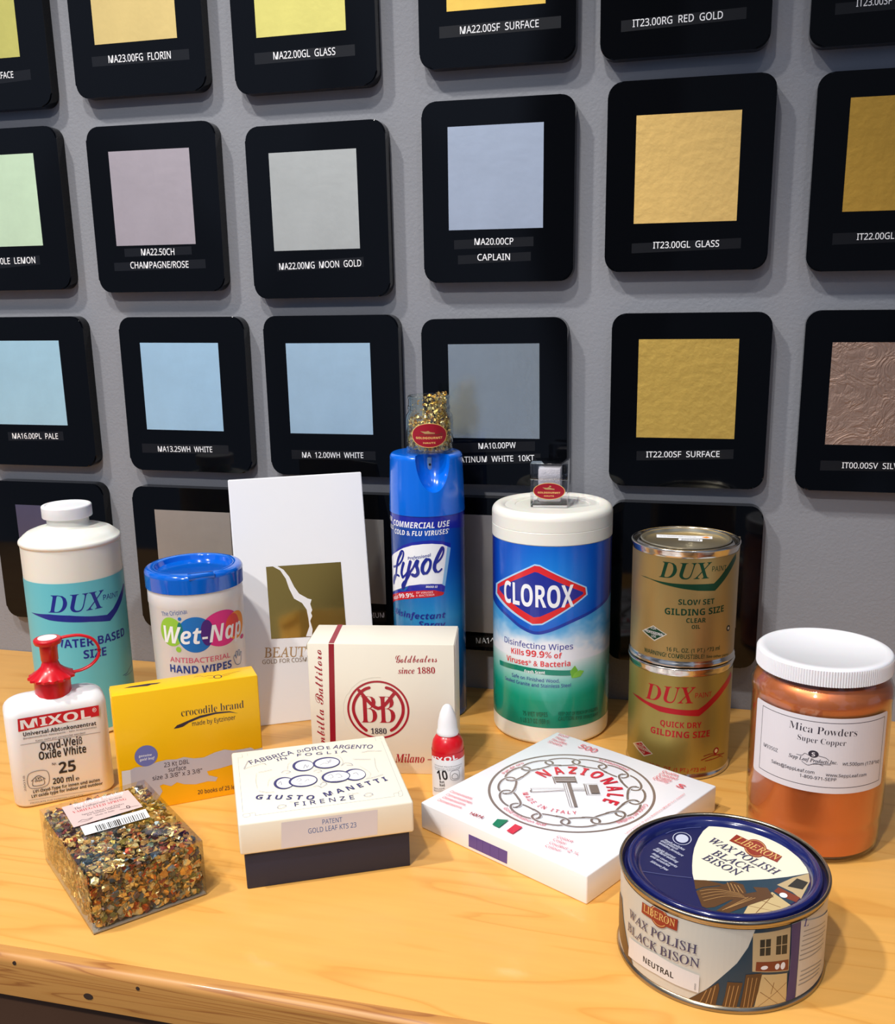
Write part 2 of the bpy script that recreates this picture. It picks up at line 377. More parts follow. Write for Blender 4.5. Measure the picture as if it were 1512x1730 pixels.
# printed matter: T lettering, P filled outline, E ellipse, O ring, S pen stroke (millimetres on the surface)
LAB={
 'dux':[
  ('T','DUX','bi','navy',-26.04,120.96,24.48,120.49,16.03),
  ('T','PAINT','sans','navy',23.19,127.16,41.6,125.82,4.69),
  ('P','navy',[(-48.77,118.09),(-36.6,116.08),(-25.97,113.77),(-8.24,111.79),(9.26,109.8),(28.17,106.14),(37.93,112.9),(47.19,120.34),(58.92,131.77),(55.51,134.27),(43.21,125.34),(33.08,116.62),(25.67,112.68),(9.78,114.9),(-7.59,118.02),(-25.26,119.34)]),
  ('T','WATER BASED','sb','navy',-25.25,88.13,45.76,86.78,7.82),
  ('T','SIZE','sb','navy',0.29,76.47,20.83,75.56,7.9),
  ('S','navy',0.55,[(37.07,50.31),(43.58,50.44),(48.14,52.65),(55.89,54.7),(59.32,57.42)]),
  ('S','navy',0.37,[(39.88,48.88),(49.47,48.19),(58.85,48.61)]),
 ],
 'mix':[
  ('P','red',[(9.03,76.13),(69.3,76.1),(68.89,67.16),(8.42,65.64)]),
  ('T','MIXOL','sb','white',10.47,67.22,62.47,66.74,7.34),
  ('O','white',0.32,65.64,72.74,1.34,1.67),
  ('T','R','sb','white',64.96,72.02,66.33,72.09,1.53),
  ('T','Universal-Abtönkonzentrat','sb','ink',11.52,61.16,65.88,59.73,3.19),
  ('T','Bindemittelfreie Abtönpaste – kein Anstrichmittel','sans','grey',11.37,58.52,65.64,57.21,1.51),
  ('T','Kann nicht pur verwendet werden!','sans','grey',19.97,55.02,56.99,54.2,1.52),
  ('S','grey',0.31,[(8.74,54.39),(68.29,53.05)]),
  ('T','Oxyd-Weiß','sb','ink',22.71,46.67,53.9,45.94,6.77),
  ('T','Oxide White','sb','ink',20.72,39.13,56.14,38.05,6.8),
  ('T','Nr.','sans','ink',29.75,32.51,33.3,32.4,2.21),
  ('T','25','sb','ink',34.11,24.47,46.86,24.17,9.43),
  ('T','200 ml','sb','ink',28.63,16.4,44.35,15.88,4.99),
  ('T','e','sans','ink',45.86,15.88,48.58,15.77,3.12),
  ('S','grey',0.47,[(12.01,29.0),(25.21,28.9),(24.68,16.98),(11.71,17.09),(12.01,29.0)]),
  ('S','ink',0.47,[(13.22,22.74),(18.57,26.13),(23.48,22.43)]),
  ('S','ink',0.39,[(14.43,23.14),(14.2,18.39),(22.13,18.09),(22.22,23.06)]),
  ('T','LW','sb','ink',16.49,23.18,20.6,23.09,1.7),
  ('T','Oxyd','sb','ink',15.7,21.31,21.14,21.25,1.54),
  ('T','LW-Oxyd-Type für innen und außen','sb','ink',13.52,12.19,63.9,11.01,2.6),
  ('T','LW oxide type for indoor and outdoor','sb','ink',11.93,8.43,65.74,7.58,2.6),
  ('S','grey',0.24,[(9.26,6.83),(63.53,4.03)]),
  ('T','PRODUKTE FÜR FARBTON UND LACK','sans','grey',10.38,3.62,50.2,1.54,1.21),
  ('T','20018','sans','grey',8.59,15.25,8.89,28.51,1.43),
 ],
 'wet':[
  ('T','The Original','sans','slate',-32.29,129.26,-8.44,132.88,3.78),
  ('E','lime',-24.28,116.09,11.16,12.82),
  ('E','wblue',-3.09,113.57,15.36,15.78),
  ('E','magenta',20.67,115.81,19.44,15.87),
  ('E','orange',35.94,114.69,12.66,12.37),
  ('E','purple',6.6,114.45,5.47,11.53),
  ('E','teal2',-15.81,115.87,2.64,9.18),
  ('E','coral',31.75,115.62,8.46,10.46),
  ('E','wblue',-15.27,128.02,1.57,1.58),
  ('E','lime',-18.57,100.73,2.38,2.5),
  ('E','magenta',45.13,101.0,3.53,1.9),
  ('T','Wet-Nap','sbi','white',-32.02,106.12,43.22,104.81,15.09),
  ('T','ANTIBACTERIAL','sans','pink',-27.87,89.26,26.2,87.93,4.44),
  ('T','HAND WIPES','sb','dnavy',-28.91,79.74,27.12,78.36,6.79),
  ('S','slate',0.52,[(30.19,85.78),(32.17,87.88),(33.43,84.72),(33.48,90.18),(35.18,90.35),(35.86,86.1),(37.03,90.83),(38.88,90.19),(38.55,85.17),(40.69,88.1),(42.02,86.89),(40.34,80.49),(37.96,78.01),(32.86,79.41),(30.19,85.78)]),
 ],
 'fol':[
  ('P','goldfoil',[(28.4,147.99),(98.57,146.92),(98.94,77.41),(28.07,80.48)]),
  ('P','paper',[(34.8,147.84),(41.28,143.58),(45.81,135.37),(48.21,125.83),(52.1,116.13),(59.17,111.37),(62.95,104.83),(63.97,96.28),(64.32,88.72),(60.45,79.7),(65.83,79.17),(67.08,85.63),(65.47,93.88),(67.69,98.37),(66.79,101.28),(68.12,103.98),(66.7,109.75),(68.33,113.92),(65.05,114.97),(57.07,120.37),(52.96,127.28),(49.08,136.96),(44.44,143.88),(38.85,147.88)]),
  ('T','BEAUTY','sl','bronze',20.33,63.73,65.87,60.31,9.33),
  ('T','GOLD FOR COSMETICS','sans','bronze2',18.04,57.82,73.21,55.58,3.93),
 ],
 'cro':[
  ('T','crocodile brand','serif','dbrown',49.82,73.63,98.46,72.88,6.36),
  ('P','dbrown',[(43.2,64.63),(45.97,67.14),(49.84,68.13),(54.5,69.49),(63.87,72.05),(76.26,72.94),(87.09,71.93),(93.63,68.96),(87.02,70.93),(76.15,71.44),(63.72,70.06),(55.12,67.71),(50.36,65.2),(46.83,64.65)]),
  ('T','made by Eytzinger','sans','dbrown',57.47,64.45,91.26,64.27,3.71),
  ('P','lgrey',[(1.72,36.61),(8.2,36.52),(12.03,37.96),(20.16,37.23),(27.82,39.13),(35.42,39.87),(42.92,38.78),(49.1,39.64),(56.58,37.04),(64.27,36.43),(73.03,39.06),(80.94,40.16),(87.11,38.15),(95.83,37.91),(101.74,38.02),(104.49,35.78),(108.51,35.9),(110.96,36.32),(111.54,27.48),(91.84,26.0),(85.49,26.01),(75.92,24.74),(65.69,24.13),(66.97,20.43),(73.81,17.35),(72.01,14.23),(65.82,15.46),(56.41,14.74),(47.28,16.58),(42.12,19.33),(37.33,16.86),(31.47,19.74),(28.68,18.94),(30.53,13.95),(27.57,9.41),(23.41,5.12),(0.35,5.67)]),
  ('P','paper',[(1.72,36.61),(8.2,36.52),(6.94,5.99),(0.35,5.67)]),
  ('E','lilac',20.81,45.99,8.65,8.73),
  ('T','genuine','sbi','white',15.24,45.71,25.05,45.37,1.83),
  ('T','gold leaf','sbi','white',15.7,42.45,27.04,42.3,2.01),
  ('T','23 Kt DBL','sans','dbrown',33.41,33.82,52.76,33.5,3.73),
  ('T','surface','sans','dbrown',36.37,29.34,49.78,28.78,3.73),
  ('T','size 3 3/8" x 3 3/8"','sans','dbrown',23.86,24.5,62.08,23.8,3.75),
  ('T','20 books of 25 leaves','sans','dbrown',57.28,5.72,94.4,4.31,3.49),
 ],
 'crt':[
  ('P','dbrown',[(9.81,13.91),(15.11,15.6),(21.06,15.69),(28.56,16.03),(38.19,14.53),(34.98,12.75),(30.5,12.9),(27.33,11.13),(22.97,12.15),(19.28,12.42)]),
  ('O','dbrown',0.94,81.13,9.09,2.91,3.52),
  ('S','dbrown',0.31,[(63.55,15.89),(68.3,16.63),(70.95,13.57),(74.99,14.62),(78.5,12.13)]),
  ('S','dbrown',0.32,[(84.91,11.19),(89.6,12.94),(92.68,12.53),(96.08,13.92),(100.08,14.08)]),
  ('S','dbrown',0.31,[(73.32,8.77),(77.8,7.73)]),
  ('S','dbrown',0.31,[(84.9,8.35),(90.75,10.51)]),
 ],
 'bat':[
  ('P','dred',[(17.89,114.36),(22.36,114.41),(19.23,-1.78),(14.39,-1.89)]),
  ('T','Brambilla Battiloro','bscr','red2',10.67,3.91,11.75,109.2,6.63),
  ('T','Goldbeaters','bscr','red2',72.58,98.65,106.42,99.72,6.35),
  ('T','since 1880','bi','red2',74.33,89.29,104.61,89.91,5.12),
  ('T','Milano – Italy','bi','red2',69.54,10.37,118.45,10.74,7.59),
  ('O','red2',1.66,56.84,57.31,25.03,24.89),
  ('S','red2',2.6,[(46.14,38.88),(42.34,42.45),(39.36,46.88),(36.96,52.43),(36.11,57.43),(36.86,62.99),(39.14,68.01),(42.43,72.2),(46.19,75.28),(49.88,76.71)]),
  ('S','red2',2.59,[(67.12,39.26),(70.59,41.85),(73.86,46.38),(76.62,52.0),(77.54,57.01),(77.18,62.54),(75.0,68.02),(72.02,72.37),(67.98,75.61),(64.14,76.92)]),
  ('S','red2',2.88,[(41.47,74.11),(56.78,58.6),(70.45,71.8)]),
  ('T','B','serif','red2',42.19,45.53,55.82,45.66,23.62),
  ('T','B','serif','red2',57.38,45.52,70.97,45.77,23.58),
  ('S','shade',0.36,[(31.97,71.21),(35.85,76.78),(42.31,82.36),(50.2,85.48),(59.54,86.32)]),
  ('S','shade',0.26,[(31.47,71.76),(28.58,65.08),(27.46,57.28),(27.97,50.6),(30.77,42.24),(37.8,33.94)]),
  ('T','1880','bi','dbrown',50.08,35.86,63.19,35.99,4.77),
 ],
 'bto':[
  ('P','dred',[(17.74,0.8),(22.18,0.94),(20.86,49.24),(16.6,49.12)]),
 ],
 'gif':[
  ('P','label',[(28.34,48.12),(93.84,48.37),(93.01,29.74),(27.25,28.81)]),
  ('T','PATENT','sans','mblue',55.71,42.86,69.25,42.83,3.51),
  ('T','GOLD LEAF KTS 23','sans','mblue',45.87,37.32,78.73,37.4,3.73),
 ],
 'giu':[
  ('S','lgrey2',0.25,[(4.45,103.59),(3.84,15.77)]),
  ('S','lgrey2',0.22,[(11.51,8.96),(107.73,10.55)]),
  ('S','lgrey2',0.26,[(114.89,103.04),(113.94,16.4)]),
  ('S','lgrey2',0.22,[(4.05,12.58),(8.07,12.72),(8.08,8.82),(4.21,8.65),(4.05,12.58)]),
  ('S','lgrey2',0.22,[(8.07,12.72),(11.74,12.81),(11.87,8.87)]),
  ('S','lgrey2',0.23,[(107.73,10.55),(107.89,14.7),(111.24,14.61),(110.68,9.73),(113.29,10.35),(114.04,16.89),(111.64,16.7),(111.31,13.75)]),
  ('S','lgrey2',0.26,[(110.96,110.5),(110.75,104.21)]),
  ('S','lgrey2',0.26,[(114.3,109.55),(115.42,106.05)]),
  ('S','lgrey2',0.25,[(7.56,108.66),(7.68,102.68),(4.41,102.62)]),
  ('S','lgrey2',0.25,[(11.68,108.5),(11.71,104.51)]),
  ('T','FABBRICA','sans','gnavy',13.44,88.48,46.59,98.31,6.88),
  ('T','DI','sans','gnavy',49.21,99.57,54.25,99.76,4.33),
  ('T','ORO','sans','gnavy',54.68,99.84,69.87,100.22,6.54),
  ('T','E','sans','gnavy',71.86,99.25,74.42,99.35,5.14),
  ('T','ARGENTO','sans','gnavy',76.1,99.28,105.79,91.34,6.52),
  ('T','IN','sans','gnavy',32.8,88.83,40.49,90.55,3.92),
  ('T','F O G L I A','sans','gnavy',48.14,92.92,86.17,89.59,4.29),
  ('T','G I U S T O','sb','gnavy',12.9,32.15,52.38,20.57,6.4),
  ('T','M A N E T T I','sb','gnavy',61.19,22.77,107.67,35.52,6.36),
  ('T','F I R E N Z E','sans','gnavy',38.87,14.06,80.15,14.04,5.76),
  ('E','gnavy',50.91,75.85,7.9,9.56),
  ('E','cream',51.7,75.59,6.63,7.72),
  ('E','gnavy',34.61,51.17,7.25,9.46),
  ('E','cream',35.37,50.92,6.03,7.74),
  ('E','gnavy',85.72,50.74,8.11,9.6),
  ('E','cream',86.49,50.48,6.87,7.85),
  ('E','gnavy',68.29,75.74,10.15,9.61),
  ('E','cream',68.75,75.38,8.88,7.57),
  ('E','gnavy',48.31,50.9,10.33,9.5),
  ('E','cream',48.75,50.56,9.11,7.59),
  ('E','gnavy',72.15,51.25,10.4,9.57),
  ('E','cream',72.59,50.91,9.16,7.65),
  ('S','gnavy2',0.32,[(50.77,70.51),(52.63,76.58),(53.32,71.67),(54.9,75.0)]),
  ('S','gnavy2',0.33,[(63.19,72.68),(66.8,75.47),(69.06,73.88),(71.49,79.93)]),
  ('S','gnavy2',0.33,[(68.86,78.74),(70.89,75.29),(72.4,80.64)]),
  ('S','gnavy2',0.31,[(30.68,50.74),(32.49,53.77),(32.82,48.4)]),
  ('S','gnavy2',0.32,[(43.75,52.41),(45.98,55.0),(47.29,52.32),(44.73,50.36)]),
  ('S','gnavy2',0.32,[(49.32,49.09),(51.98,51.9),(52.56,49.96)]),
  ('S','gnavy2',0.31,[(44.39,46.93),(47.35,45.24)]),
  ('S','gnavy2',0.32,[(66.44,53.27),(69.1,55.25),(70.07,50.45),(67.54,49.36)]),
  ('S','gnavy2',0.32,[(72.08,53.51),(74.63,54.62),(76.34,49.61),(73.41,48.62)]),
  ('S','gnavy2',0.32,[(84.69,51.81),(87.28,52.92),(88.29,48.99)]),
  ('S','gnavy2',0.33,[(78.05,67.58),(81.85,71.26),(85.67,69.24),(86.39,65.81),(82.12,67.39)]),
  ('S','gnavy2',0.32,[(34.06,67.76),(37.1,70.6),(40.85,67.71),(37.44,65.35)]),
  ('S','gnavy2',0.32,[(57.32,64.03),(60.76,65.85),(63.17,62.4),(59.39,61.06)]),
  ('S','gnavy2',0.31,[(59.4,41.01),(62.19,44.63),(64.16,41.44),(59.65,36.61)]),
  ('S','gnavy2',0.32,[(7.85,81.55),(11.31,93.88)]),
  ('S','gnavy2',0.32,[(7.85,81.55),(14.02,84.53),(22.25,86.98),(24.11,84.55)]),
  ('S','gnavy2',0.32,[(18.13,73.12),(22.94,73.62),(27.82,74.68)]),
  ('S','gnavy2',0.33,[(88.37,76.17),(93.86,74.05),(101.12,72.6)]),
  ('S','gnavy2',0.33,[(96.54,85.68),(100.49,86.57)]),
  ('S','gnavy2',0.34,[(100.65,87.53),(111.58,84.46)]),
  ('S','gnavy2',0.32,[(92.7,41.46),(97.58,41.9),(105.78,45.03)]),
  ('S','gnavy2',0.3,[(27.03,14.93),(29.53,18.24),(33.12,16.45),(29.87,13.34),(27.03,14.93)]),
  ('S','gnavy2',0.31,[(87.04,16.28),(90.66,19.47),(93.36,17.04),(90.61,14.46),(87.04,16.28)]),
  ('S','gnavy2',0.31,[(54.46,38.91),(57.68,39.75),(59.65,36.61)]),
  ('S','gnavy2',0.31,[(65.24,43.78),(73.09,43.36),(78.55,42.73)]),
  ('S','gnavy2',0.31,[(16.58,42.55),(22.09,39.32),(26.65,38.91)]),
  ('S','gnavy2',0.3,[(35.74,20.58),(41.73,20.23)]),
  ('S','gnavy2',0.31,[(76.18,20.96),(83.97,21.33)]),
  ('S','lgrey2',0.2,[(16.46,71.75),(15.14,60.37),(15.39,48.03)]),
  ('S','lgrey2',0.2,[(38.83,71.97),(40.44,80.94),(45.12,87.31),(53.62,89.81)]),
  ('S','lgrey2',0.2,[(78.96,68.27),(80.39,75.51),(77.97,84.95),(68.43,88.61)]),
  ('S','lgrey2',0.2,[(22.82,49.43),(25.09,59.38),(33.3,63.41)]),
  ('S','lgrey2',0.2,[(87.71,40.18),(94.65,43.61),(96.96,50.22),(91.28,62.94)]),
  ('S','lgrey2',0.21,[(104.22,73.68),(102.66,59.76),(103.07,50.35)]),
  ('S','lgrey2',0.19,[(37.6,41.0),(49.75,38.49),(56.36,41.86)]),
  ('S','lgrey2',0.2,[(62.85,43.56),(60.42,49.55),(63.02,57.86)]),
 ],
 'naz':[
  ('P','brown',[(50.25,97.0),(62.23,107.48),(68.9,101.36),(57.06,90.99)]),
  ('S','white',0.35,[(53.13,94.4),(65.05,104.83)]),
  ('S','white',0.44,[(55.03,92.5),(67.11,103.07)]),
  ('S','brown',0.8,[(49.95,96.23),(57.68,89.02)]),
  ('S','brown',0.8,[(62.56,107.77),(69.66,100.77)]),
  ('S','brown',0.43,[(49.91,69.8),(50.54,71.09),(68.1,86.48)]),
  ('S','brown',0.86,[(51.06,68.36),(53.98,66.78),(69.87,84.12)]),
  ('S','brown',0.35,[(49.91,69.8),(50.87,68.19)]),
  ('S','brown',0.43,[(73.29,91.03),(79.78,96.71)]),
  ('S','brown',0.86,[(75.05,88.65),(82.16,94.89)]),
  ('P','brown',[(63.88,95.7),(66.05,97.6),(93.24,69.9),(91.36,68.26)]),
  ('S','brown',0.35,[(62.12,93.41),(88.34,66.75)]),
  ('S','brown',0.35,[(63.24,94.39),(90.11,67.16)]),
  ('S','brown',0.33,[(88.34,66.75),(89.98,66.36),(91.75,68.14)]),
  ('P','brown',[(78.98,103.43),(84.01,107.83),(93.26,98.08),(88.26,93.69)]),
  ('S','brown',0.7,[(75.71,102.05),(87.05,89.99)]),
  ('S','brown',0.44,[(77.26,102.42),(87.38,91.72)]),
  ('S','brown',0.35,[(74.83,101.78),(83.14,109.06)]),
  ('S','brown',0.51,[(86.86,89.82),(94.67,96.67)]),
  ('P','fgreen',[(63.15,8.65),(60.81,17.0),(67.79,21.39),(69.58,8.34)]),
  ('P','fred',[(76.47,8.5),(75.0,19.95),(81.84,19.99),(82.46,8.16)]),
  ('T','Fogli','sans','pink2',5.92,160.6,15.27,161.8,3.94),
  ('T','Hojas','sans','pink2',7.04,155.22,16.96,154.73,3.55),
  ('T','Feuilles','sans','pink2',7.47,149.31,22.38,149.9,3.68),
  ('T','Sheets','sans','pink2',7.76,143.91,21.17,144.97,3.72),
  ('T','500','sans','pink2',32.54,152.65,49.08,152.91,7.2),
  ('T','Qualità','sans','pink2',109.16,158.89,123.09,159.8,3.83),
  ('T','Calidad','sans','pink2',109.65,153.41,124.88,154.61,3.8),
  ('T','Qualité','sans','pink2',110.19,148.51,123.29,149.39,3.75),
  ('T','Quality','sans','pink2',109.89,144.38,123.2,145.51,3.74),
  ('T','S','sb','pink2',129.94,145.3,136.05,145.07,5.77),
  ('T','Dimensioni','sans','pink2',6.7,24.3,26.98,26.2,3.48),
  ('T','Dimensiónes','sans','pink2',7.79,18.84,31.43,21.24,3.44),
  ('T','Dimensions','sans','pink2',8.75,13.79,29.82,15.88,3.4),
  ('T','Dimensions','sans','pink2',8.98,8.17,30.86,10.72,3.38),
  ('T','14X14','sb','red2',40.19,8.65,52.06,9.86,3.82),
  ('T','Colore','sans','pink2',108.29,24.08,120.81,25.91,3.21),
  ('T','Color','sans','pink2',108.68,19.41,118.97,20.5,3.13),
  ('T','Couleur','sans','pink2',109.31,14.24,123.84,16.19,3.11),
  ('T','Colour','sans','pink2',109.76,9.35,122.01,10.88,3.07),
  ('T','2 ½','sans','pink2',124.95,14.21,133.33,15.03,3.53),
  ('T','Lavorazione di pura Battitura Metalli S.r.l. 020507','sans','pink2',142.14,59.77,142.52,138.83,1.45),
 ],
 'naf':[
  ('P','violet',[(48.26,12.85),(84.56,12.98),(84.14,3.08),(48.1,2.96)]),
  ('S','violet2',0.31,[(56.12,12.88),(55.99,3.02)]),
  ('S','violet2',0.31,[(61.65,12.9),(61.53,3.07)]),
  ('S','violet2',0.3,[(68.72,12.93),(68.63,3.12)]),
  ('S','violet2',0.3,[(76.7,12.95),(76.64,3.19)]),
 ],
 'var':[
  ('P','pinkl',[(13.78,104.09),(60.73,101.23),(60.56,69.78),(12.17,69.59)]),
  ('P','white',[(16.22,68.11),(60.91,65.38),(59.44,51.96),(15.14,53.99)]),
  ('T','Sepp Gilding Workshop','bi','white',20.76,99.28,56.26,97.63,4.7),
  ('T','The Craftperson’s System','serif','dbrown',20.25,94.32,53.28,92.23,3.17),
  ('T','VARIEGATED SPRING','serif','red',17.67,89.55,54.9,86.96,3.55),
  ('T','Special Metal Leaf Flakes','serif','dbrown',21.99,82.96,51.09,81.39,2.26),
  ('T','for Surface Gilding','serif','dbrown',24.81,80.1,47.49,79.22,2.04),
  ('T','Made in Italy','serif','dbrown',29.19,76.31,42.54,75.71,1.82),
  ('S','dbrown',0.37,[(16.87,74.93),(20.11,76.64),(22.46,75.33),(27.23,75.92)]),
  ('S','dbrown',0.28,[(17.99,74.09),(22.8,73.44),(26.56,75.25)]),
  ('O','dbrown',0.57,51.99,75.56,1.06,1.94),
  ('S','dbrown',0.28,[(45.63,75.05),(50.07,74.1),(54.85,74.11),(58.82,73.06)]),
  ('S','black',0.73,[(24.94,62.58),(24.18,54.6)]),
  ('S','black',0.46,[(26.36,62.49),(25.59,54.5)]),
  ('S','black',0.73,[(27.44,62.42),(26.65,54.43)]),
  ('S','black',0.37,[(28.69,62.34),(27.89,54.34)]),
  ('S','black',0.64,[(29.58,62.28),(28.77,54.28)]),
  ('S','black',0.37,[(30.66,62.21),(29.84,54.21)]),
  ('S','black',0.37,[(32.28,62.11),(31.44,54.1)]),
  ('S','black',0.73,[(33.36,62.04),(32.51,54.02)]),
  ('S','black',0.46,[(34.62,61.96),(33.76,53.94)]),
  ('S','black',0.37,[(35.7,61.89),(34.83,53.86)]),
  ('S','black',0.55,[(36.79,61.82),(35.91,53.79)]),
  ('S','black',0.74,[(37.88,61.75),(36.98,53.71)]),
  ('S','black',0.92,[(39.33,61.66),(38.42,53.62)]),
  ('S','black',0.74,[(40.6,61.58),(39.68,53.53)]),
  ('S','black',0.37,[(42.52,61.46),(41.58,53.4)]),
  ('S','black',0.46,[(44.07,61.36),(43.11,53.29)]),
  ('S','black',0.37,[(45.53,61.27),(44.56,53.19)]),
  ('S','black',0.56,[(47.09,61.17),(46.11,53.08)]),
  ('S','black',0.37,[(48.47,61.08),(47.47,52.99)]),
  ('S','black',0.65,[(49.86,60.99),(48.84,52.89)]),
  ('S','black',0.37,[(51.43,60.89),(50.39,52.79)]),
  ('S','black',0.46,[(52.91,60.8),(51.86,52.68)]),
  ('S','black',0.37,[(54.58,60.69),(53.51,52.57)]),
  ('S','black',0.56,[(56.06,60.6),(54.98,52.47)]),
  ('S','black',0.37,[(57.37,60.52),(56.27,52.38)]),
 ],
 'lys':[
  ('P','deepblue',[(-45.28,195.21),(-28.26,196.65),(0.22,196.24),(25.9,195.24),(52.24,192.68),(52.25,179.42),(25.66,183.94),(5.51,185.91),(-14.7,187.33),(-46.81,185.68)]),
  ('T','COMMERCIAL USE','sbi','white',-38.34,185.59,21.3,186.47,5.39),
  ('T','COLD & FLU VIRUSES’','sbi','white',-36.29,178.18,20.34,180.03,4.51),
  ('P','deepblue',[(-48.08,154.31),(-42.83,157.42),(-32.88,163.97),(-24.97,168.91),(-14.7,172.89),(-4.4,174.62),(3.47,175.07),(13.11,173.43),(21.65,170.47),(21.54,164.88),(-9.6,166.89),(-46.59,153.63)]),
  ('P','lblue',[(13.58,170.34),(21.56,166.15),(14.99,131.23),(11.77,132.95)]),
  ('P','white',[(-47.56,153.39),(-42.91,156.62),(-32.08,162.33),(-24.4,166.45),(-14.78,170.0),(-4.47,171.69),(3.4,171.84),(13.05,170.55),(17.99,167.98),(12.32,133.66),(2.62,134.49),(-7.86,134.26),(-18.72,132.02),(-33.06,126.03),(-48.34,119.63),(-47.63,139.71)]),
  ('P','deepblue',[(-48.62,118.48),(-33.07,125.76),(-27.38,125.66),(-23.22,126.42),(-19.02,131.83),(-7.86,134.16),(2.62,134.65),(11.78,133.47),(14.99,131.23),(14.07,126.18),(2.49,128.31),(-16.03,126.13),(-28.99,123.25),(-47.12,117.05)]),
  ('P','red',[(-52.38,115.51),(-28.96,124.04),(-16.0,127.17),(-5.46,128.66),(4.49,128.56),(13.78,125.7),(13.48,124.19),(12.11,123.07),(4.36,122.25),(-10.76,121.16),(-25.54,117.91),(-39.22,113.42),(-52.38,107.45)]),
  ('T','BRAND III','sbi','white',-2.91,131.12,7.82,130.63,1.86),
  ('T','99.9%','sbi','white',-31.86,117.9,-13.94,121.93,3.97),
  ('T','KILLS','sbi','white',-43.99,113.26,-33.05,117.36,2.54),
  ('T','OF VIRUSES','sbi','lpink',-11.98,125.12,3.68,125.92,1.86),
  ('T','& BACTERIA','sbi','lpink',-12.21,122.35,4.64,123.48,1.86),
  ('T','Professional','sbi','navy',-19.44,156.13,2.66,160.33,2.77),
  ('S','navy',3.08,[(-27.37,161.38),(-31.58,154.95),(-34.2,148.21),(-35.52,142.72),(-37.52,137.03),(-40.37,133.18),(-41.83,130.44)]),
  ('S','navy',2.02,[(-41.52,145.48),(-36.29,147.23),(-30.99,149.9),(-26.94,154.26),(-24.66,159.25),(-24.53,162.85),(-26.57,163.3),(-28.9,160.6),(-30.5,156.71)]),
  ('S','navy',2.03,[(-42.29,129.0),(-42.91,131.48),(-40.06,136.94),(-34.21,139.36),(-31.09,138.99)]),
  ('S','navy',3.08,[(-24.59,152.33),(-26.51,147.12),(-27.43,142.3),(-26.13,138.91)]),
  ('S','navy',2.0,[(-25.43,139.03),(-22.03,142.16),(-18.85,146.72)]),
  ('S','navy',3.06,[(-16.89,154.63),(-18.8,148.26),(-20.18,142.42),(-21.89,137.01),(-24.36,131.43),(-26.54,128.43)]),
  ('S','navy',1.8,[(-26.54,128.43),(-27.16,130.92),(-24.92,134.45),(-20.94,137.67),(-17.21,143.82)]),
  ('S','navy',1.98,[(-18.36,143.69),(-14.27,149.25),(-11.18,155.62),(-9.87,156.21)]),
  ('S','navy',3.25,[(-9.88,155.7),(-11.03,151.55),(-10.08,148.02),(-9.91,144.44),(-12.33,141.97),(-15.01,142.51)]),
  ('S','navy',3.25,[(-1.83,157.4),(-4.9,152.81),(-5.77,147.68),(-4.59,144.63)]),
  ('S','navy',2.47,[(-4.59,144.63),(-1.61,145.14),(0.96,149.69),(1.81,154.77),(0.63,157.35),(-1.83,157.4)]),
  ('S','navy',3.25,[(12.45,167.17),(8.67,160.44),(5.75,153.54),(5.16,148.98),(6.36,146.34)]),
  ('S','navy',1.77,[(6.51,153.48),(10.67,157.19),(13.41,161.98),(14.04,166.48),(12.46,167.93),(10.82,164.81)]),
  ('S','navy',1.68,[(6.36,146.34),(8.37,145.4),(10.46,146.48),(11.8,147.87)]),
  ('T','Disinfectant','sbi','navy',-40.19,101.17,15.08,101.47,5.5),
  ('T','Spray','sbi','navy',-10.83,93.84,14.51,92.44,5.51),
 ],
 'clo':[
  ('P','halo',[(-14.6,165.74),(-10.05,165.3),(31.63,144.18),(32.89,136.99),(-7.5,112.17),(-16.73,111.02),(-63.32,129.68),(-62.2,139.65)]),
  ('P','cred',[(-14.6,164.37),(-10.04,164.08),(30.2,143.63),(31.22,137.57),(-7.96,113.4),(-16.26,112.34),(-59.73,131.49),(-58.83,139.75)]),
  ('P','cblue',[(-14.57,158.85),(-11.52,158.48),(28.15,140.04),(28.18,138.33),(-9.8,119.39),(-15.19,118.43),(-54.95,135.98),(-54.27,138.54)]),
  ('T','CLOROX','sb','white',-46.7,127.22,19.53,128.33,19.51),
  ('T','Disinfecting Wipes','sans','indigo',-46.64,89.88,19.28,89.93,5.25),
  ('T','Kills','sb','tred',-37.7,81.7,-24.04,82.54,5.06),
  ('T','99.9%','sb','tred',-22.35,82.51,0.5,82.55,5.77),
  ('T','of','sb','tred',2.45,82.41,9.24,81.95,4.93),
  ('T','Viruses* & Bacteria','sb','tred',-43.75,73.56,17.09,74.65,4.98),
  ('P','dgreen',[(-54.91,70.45),(-31.19,72.38),(-14.21,72.1),(1.04,71.51),(17.15,70.63),(18.01,65.71),(1.08,66.69),(-14.19,67.42),(-31.19,67.66),(-54.29,66.19)]),
  ('T','Fresh Scent','sb','white',-23.5,66.8,-4.95,67.6,2.75),
  ('P','leaf',[(18.37,63.25),(16.68,69.55),(21.13,74.51),(24.04,69.93),(22.93,65.57)]),
  ('P','leaf2',[(18.37,63.25),(21.23,67.74),(25.92,69.64),(30.21,68.24),(26.72,63.69),(22.13,63.1)]),
  ('T','Safe on Finished Wood,','sans','indigo',-37.12,60.31,7.65,60.0,3.09),
  ('T','Sealed Granite and Stainless Steel','sans','indigo',-45.81,54.83,17.67,55.39,3.09),
  ('T','75 WET WIPES','sb','dgreen2',-25.17,26.42,-2.4,27.83,4.29),
  ('T','1 LB 3.7 OZ (559 g)','sb','dgreen2',-27.48,19.74,-0.53,21.64,4.3),
  ('T','KEEP OUT OF REACH OF CHILDREN.','sb','dgreen2',6.73,29.39,48.41,26.78,3.31),
  ('T','CAUTION:','sb','dgreen2',6.78,24.12,21.55,23.95,3.97),
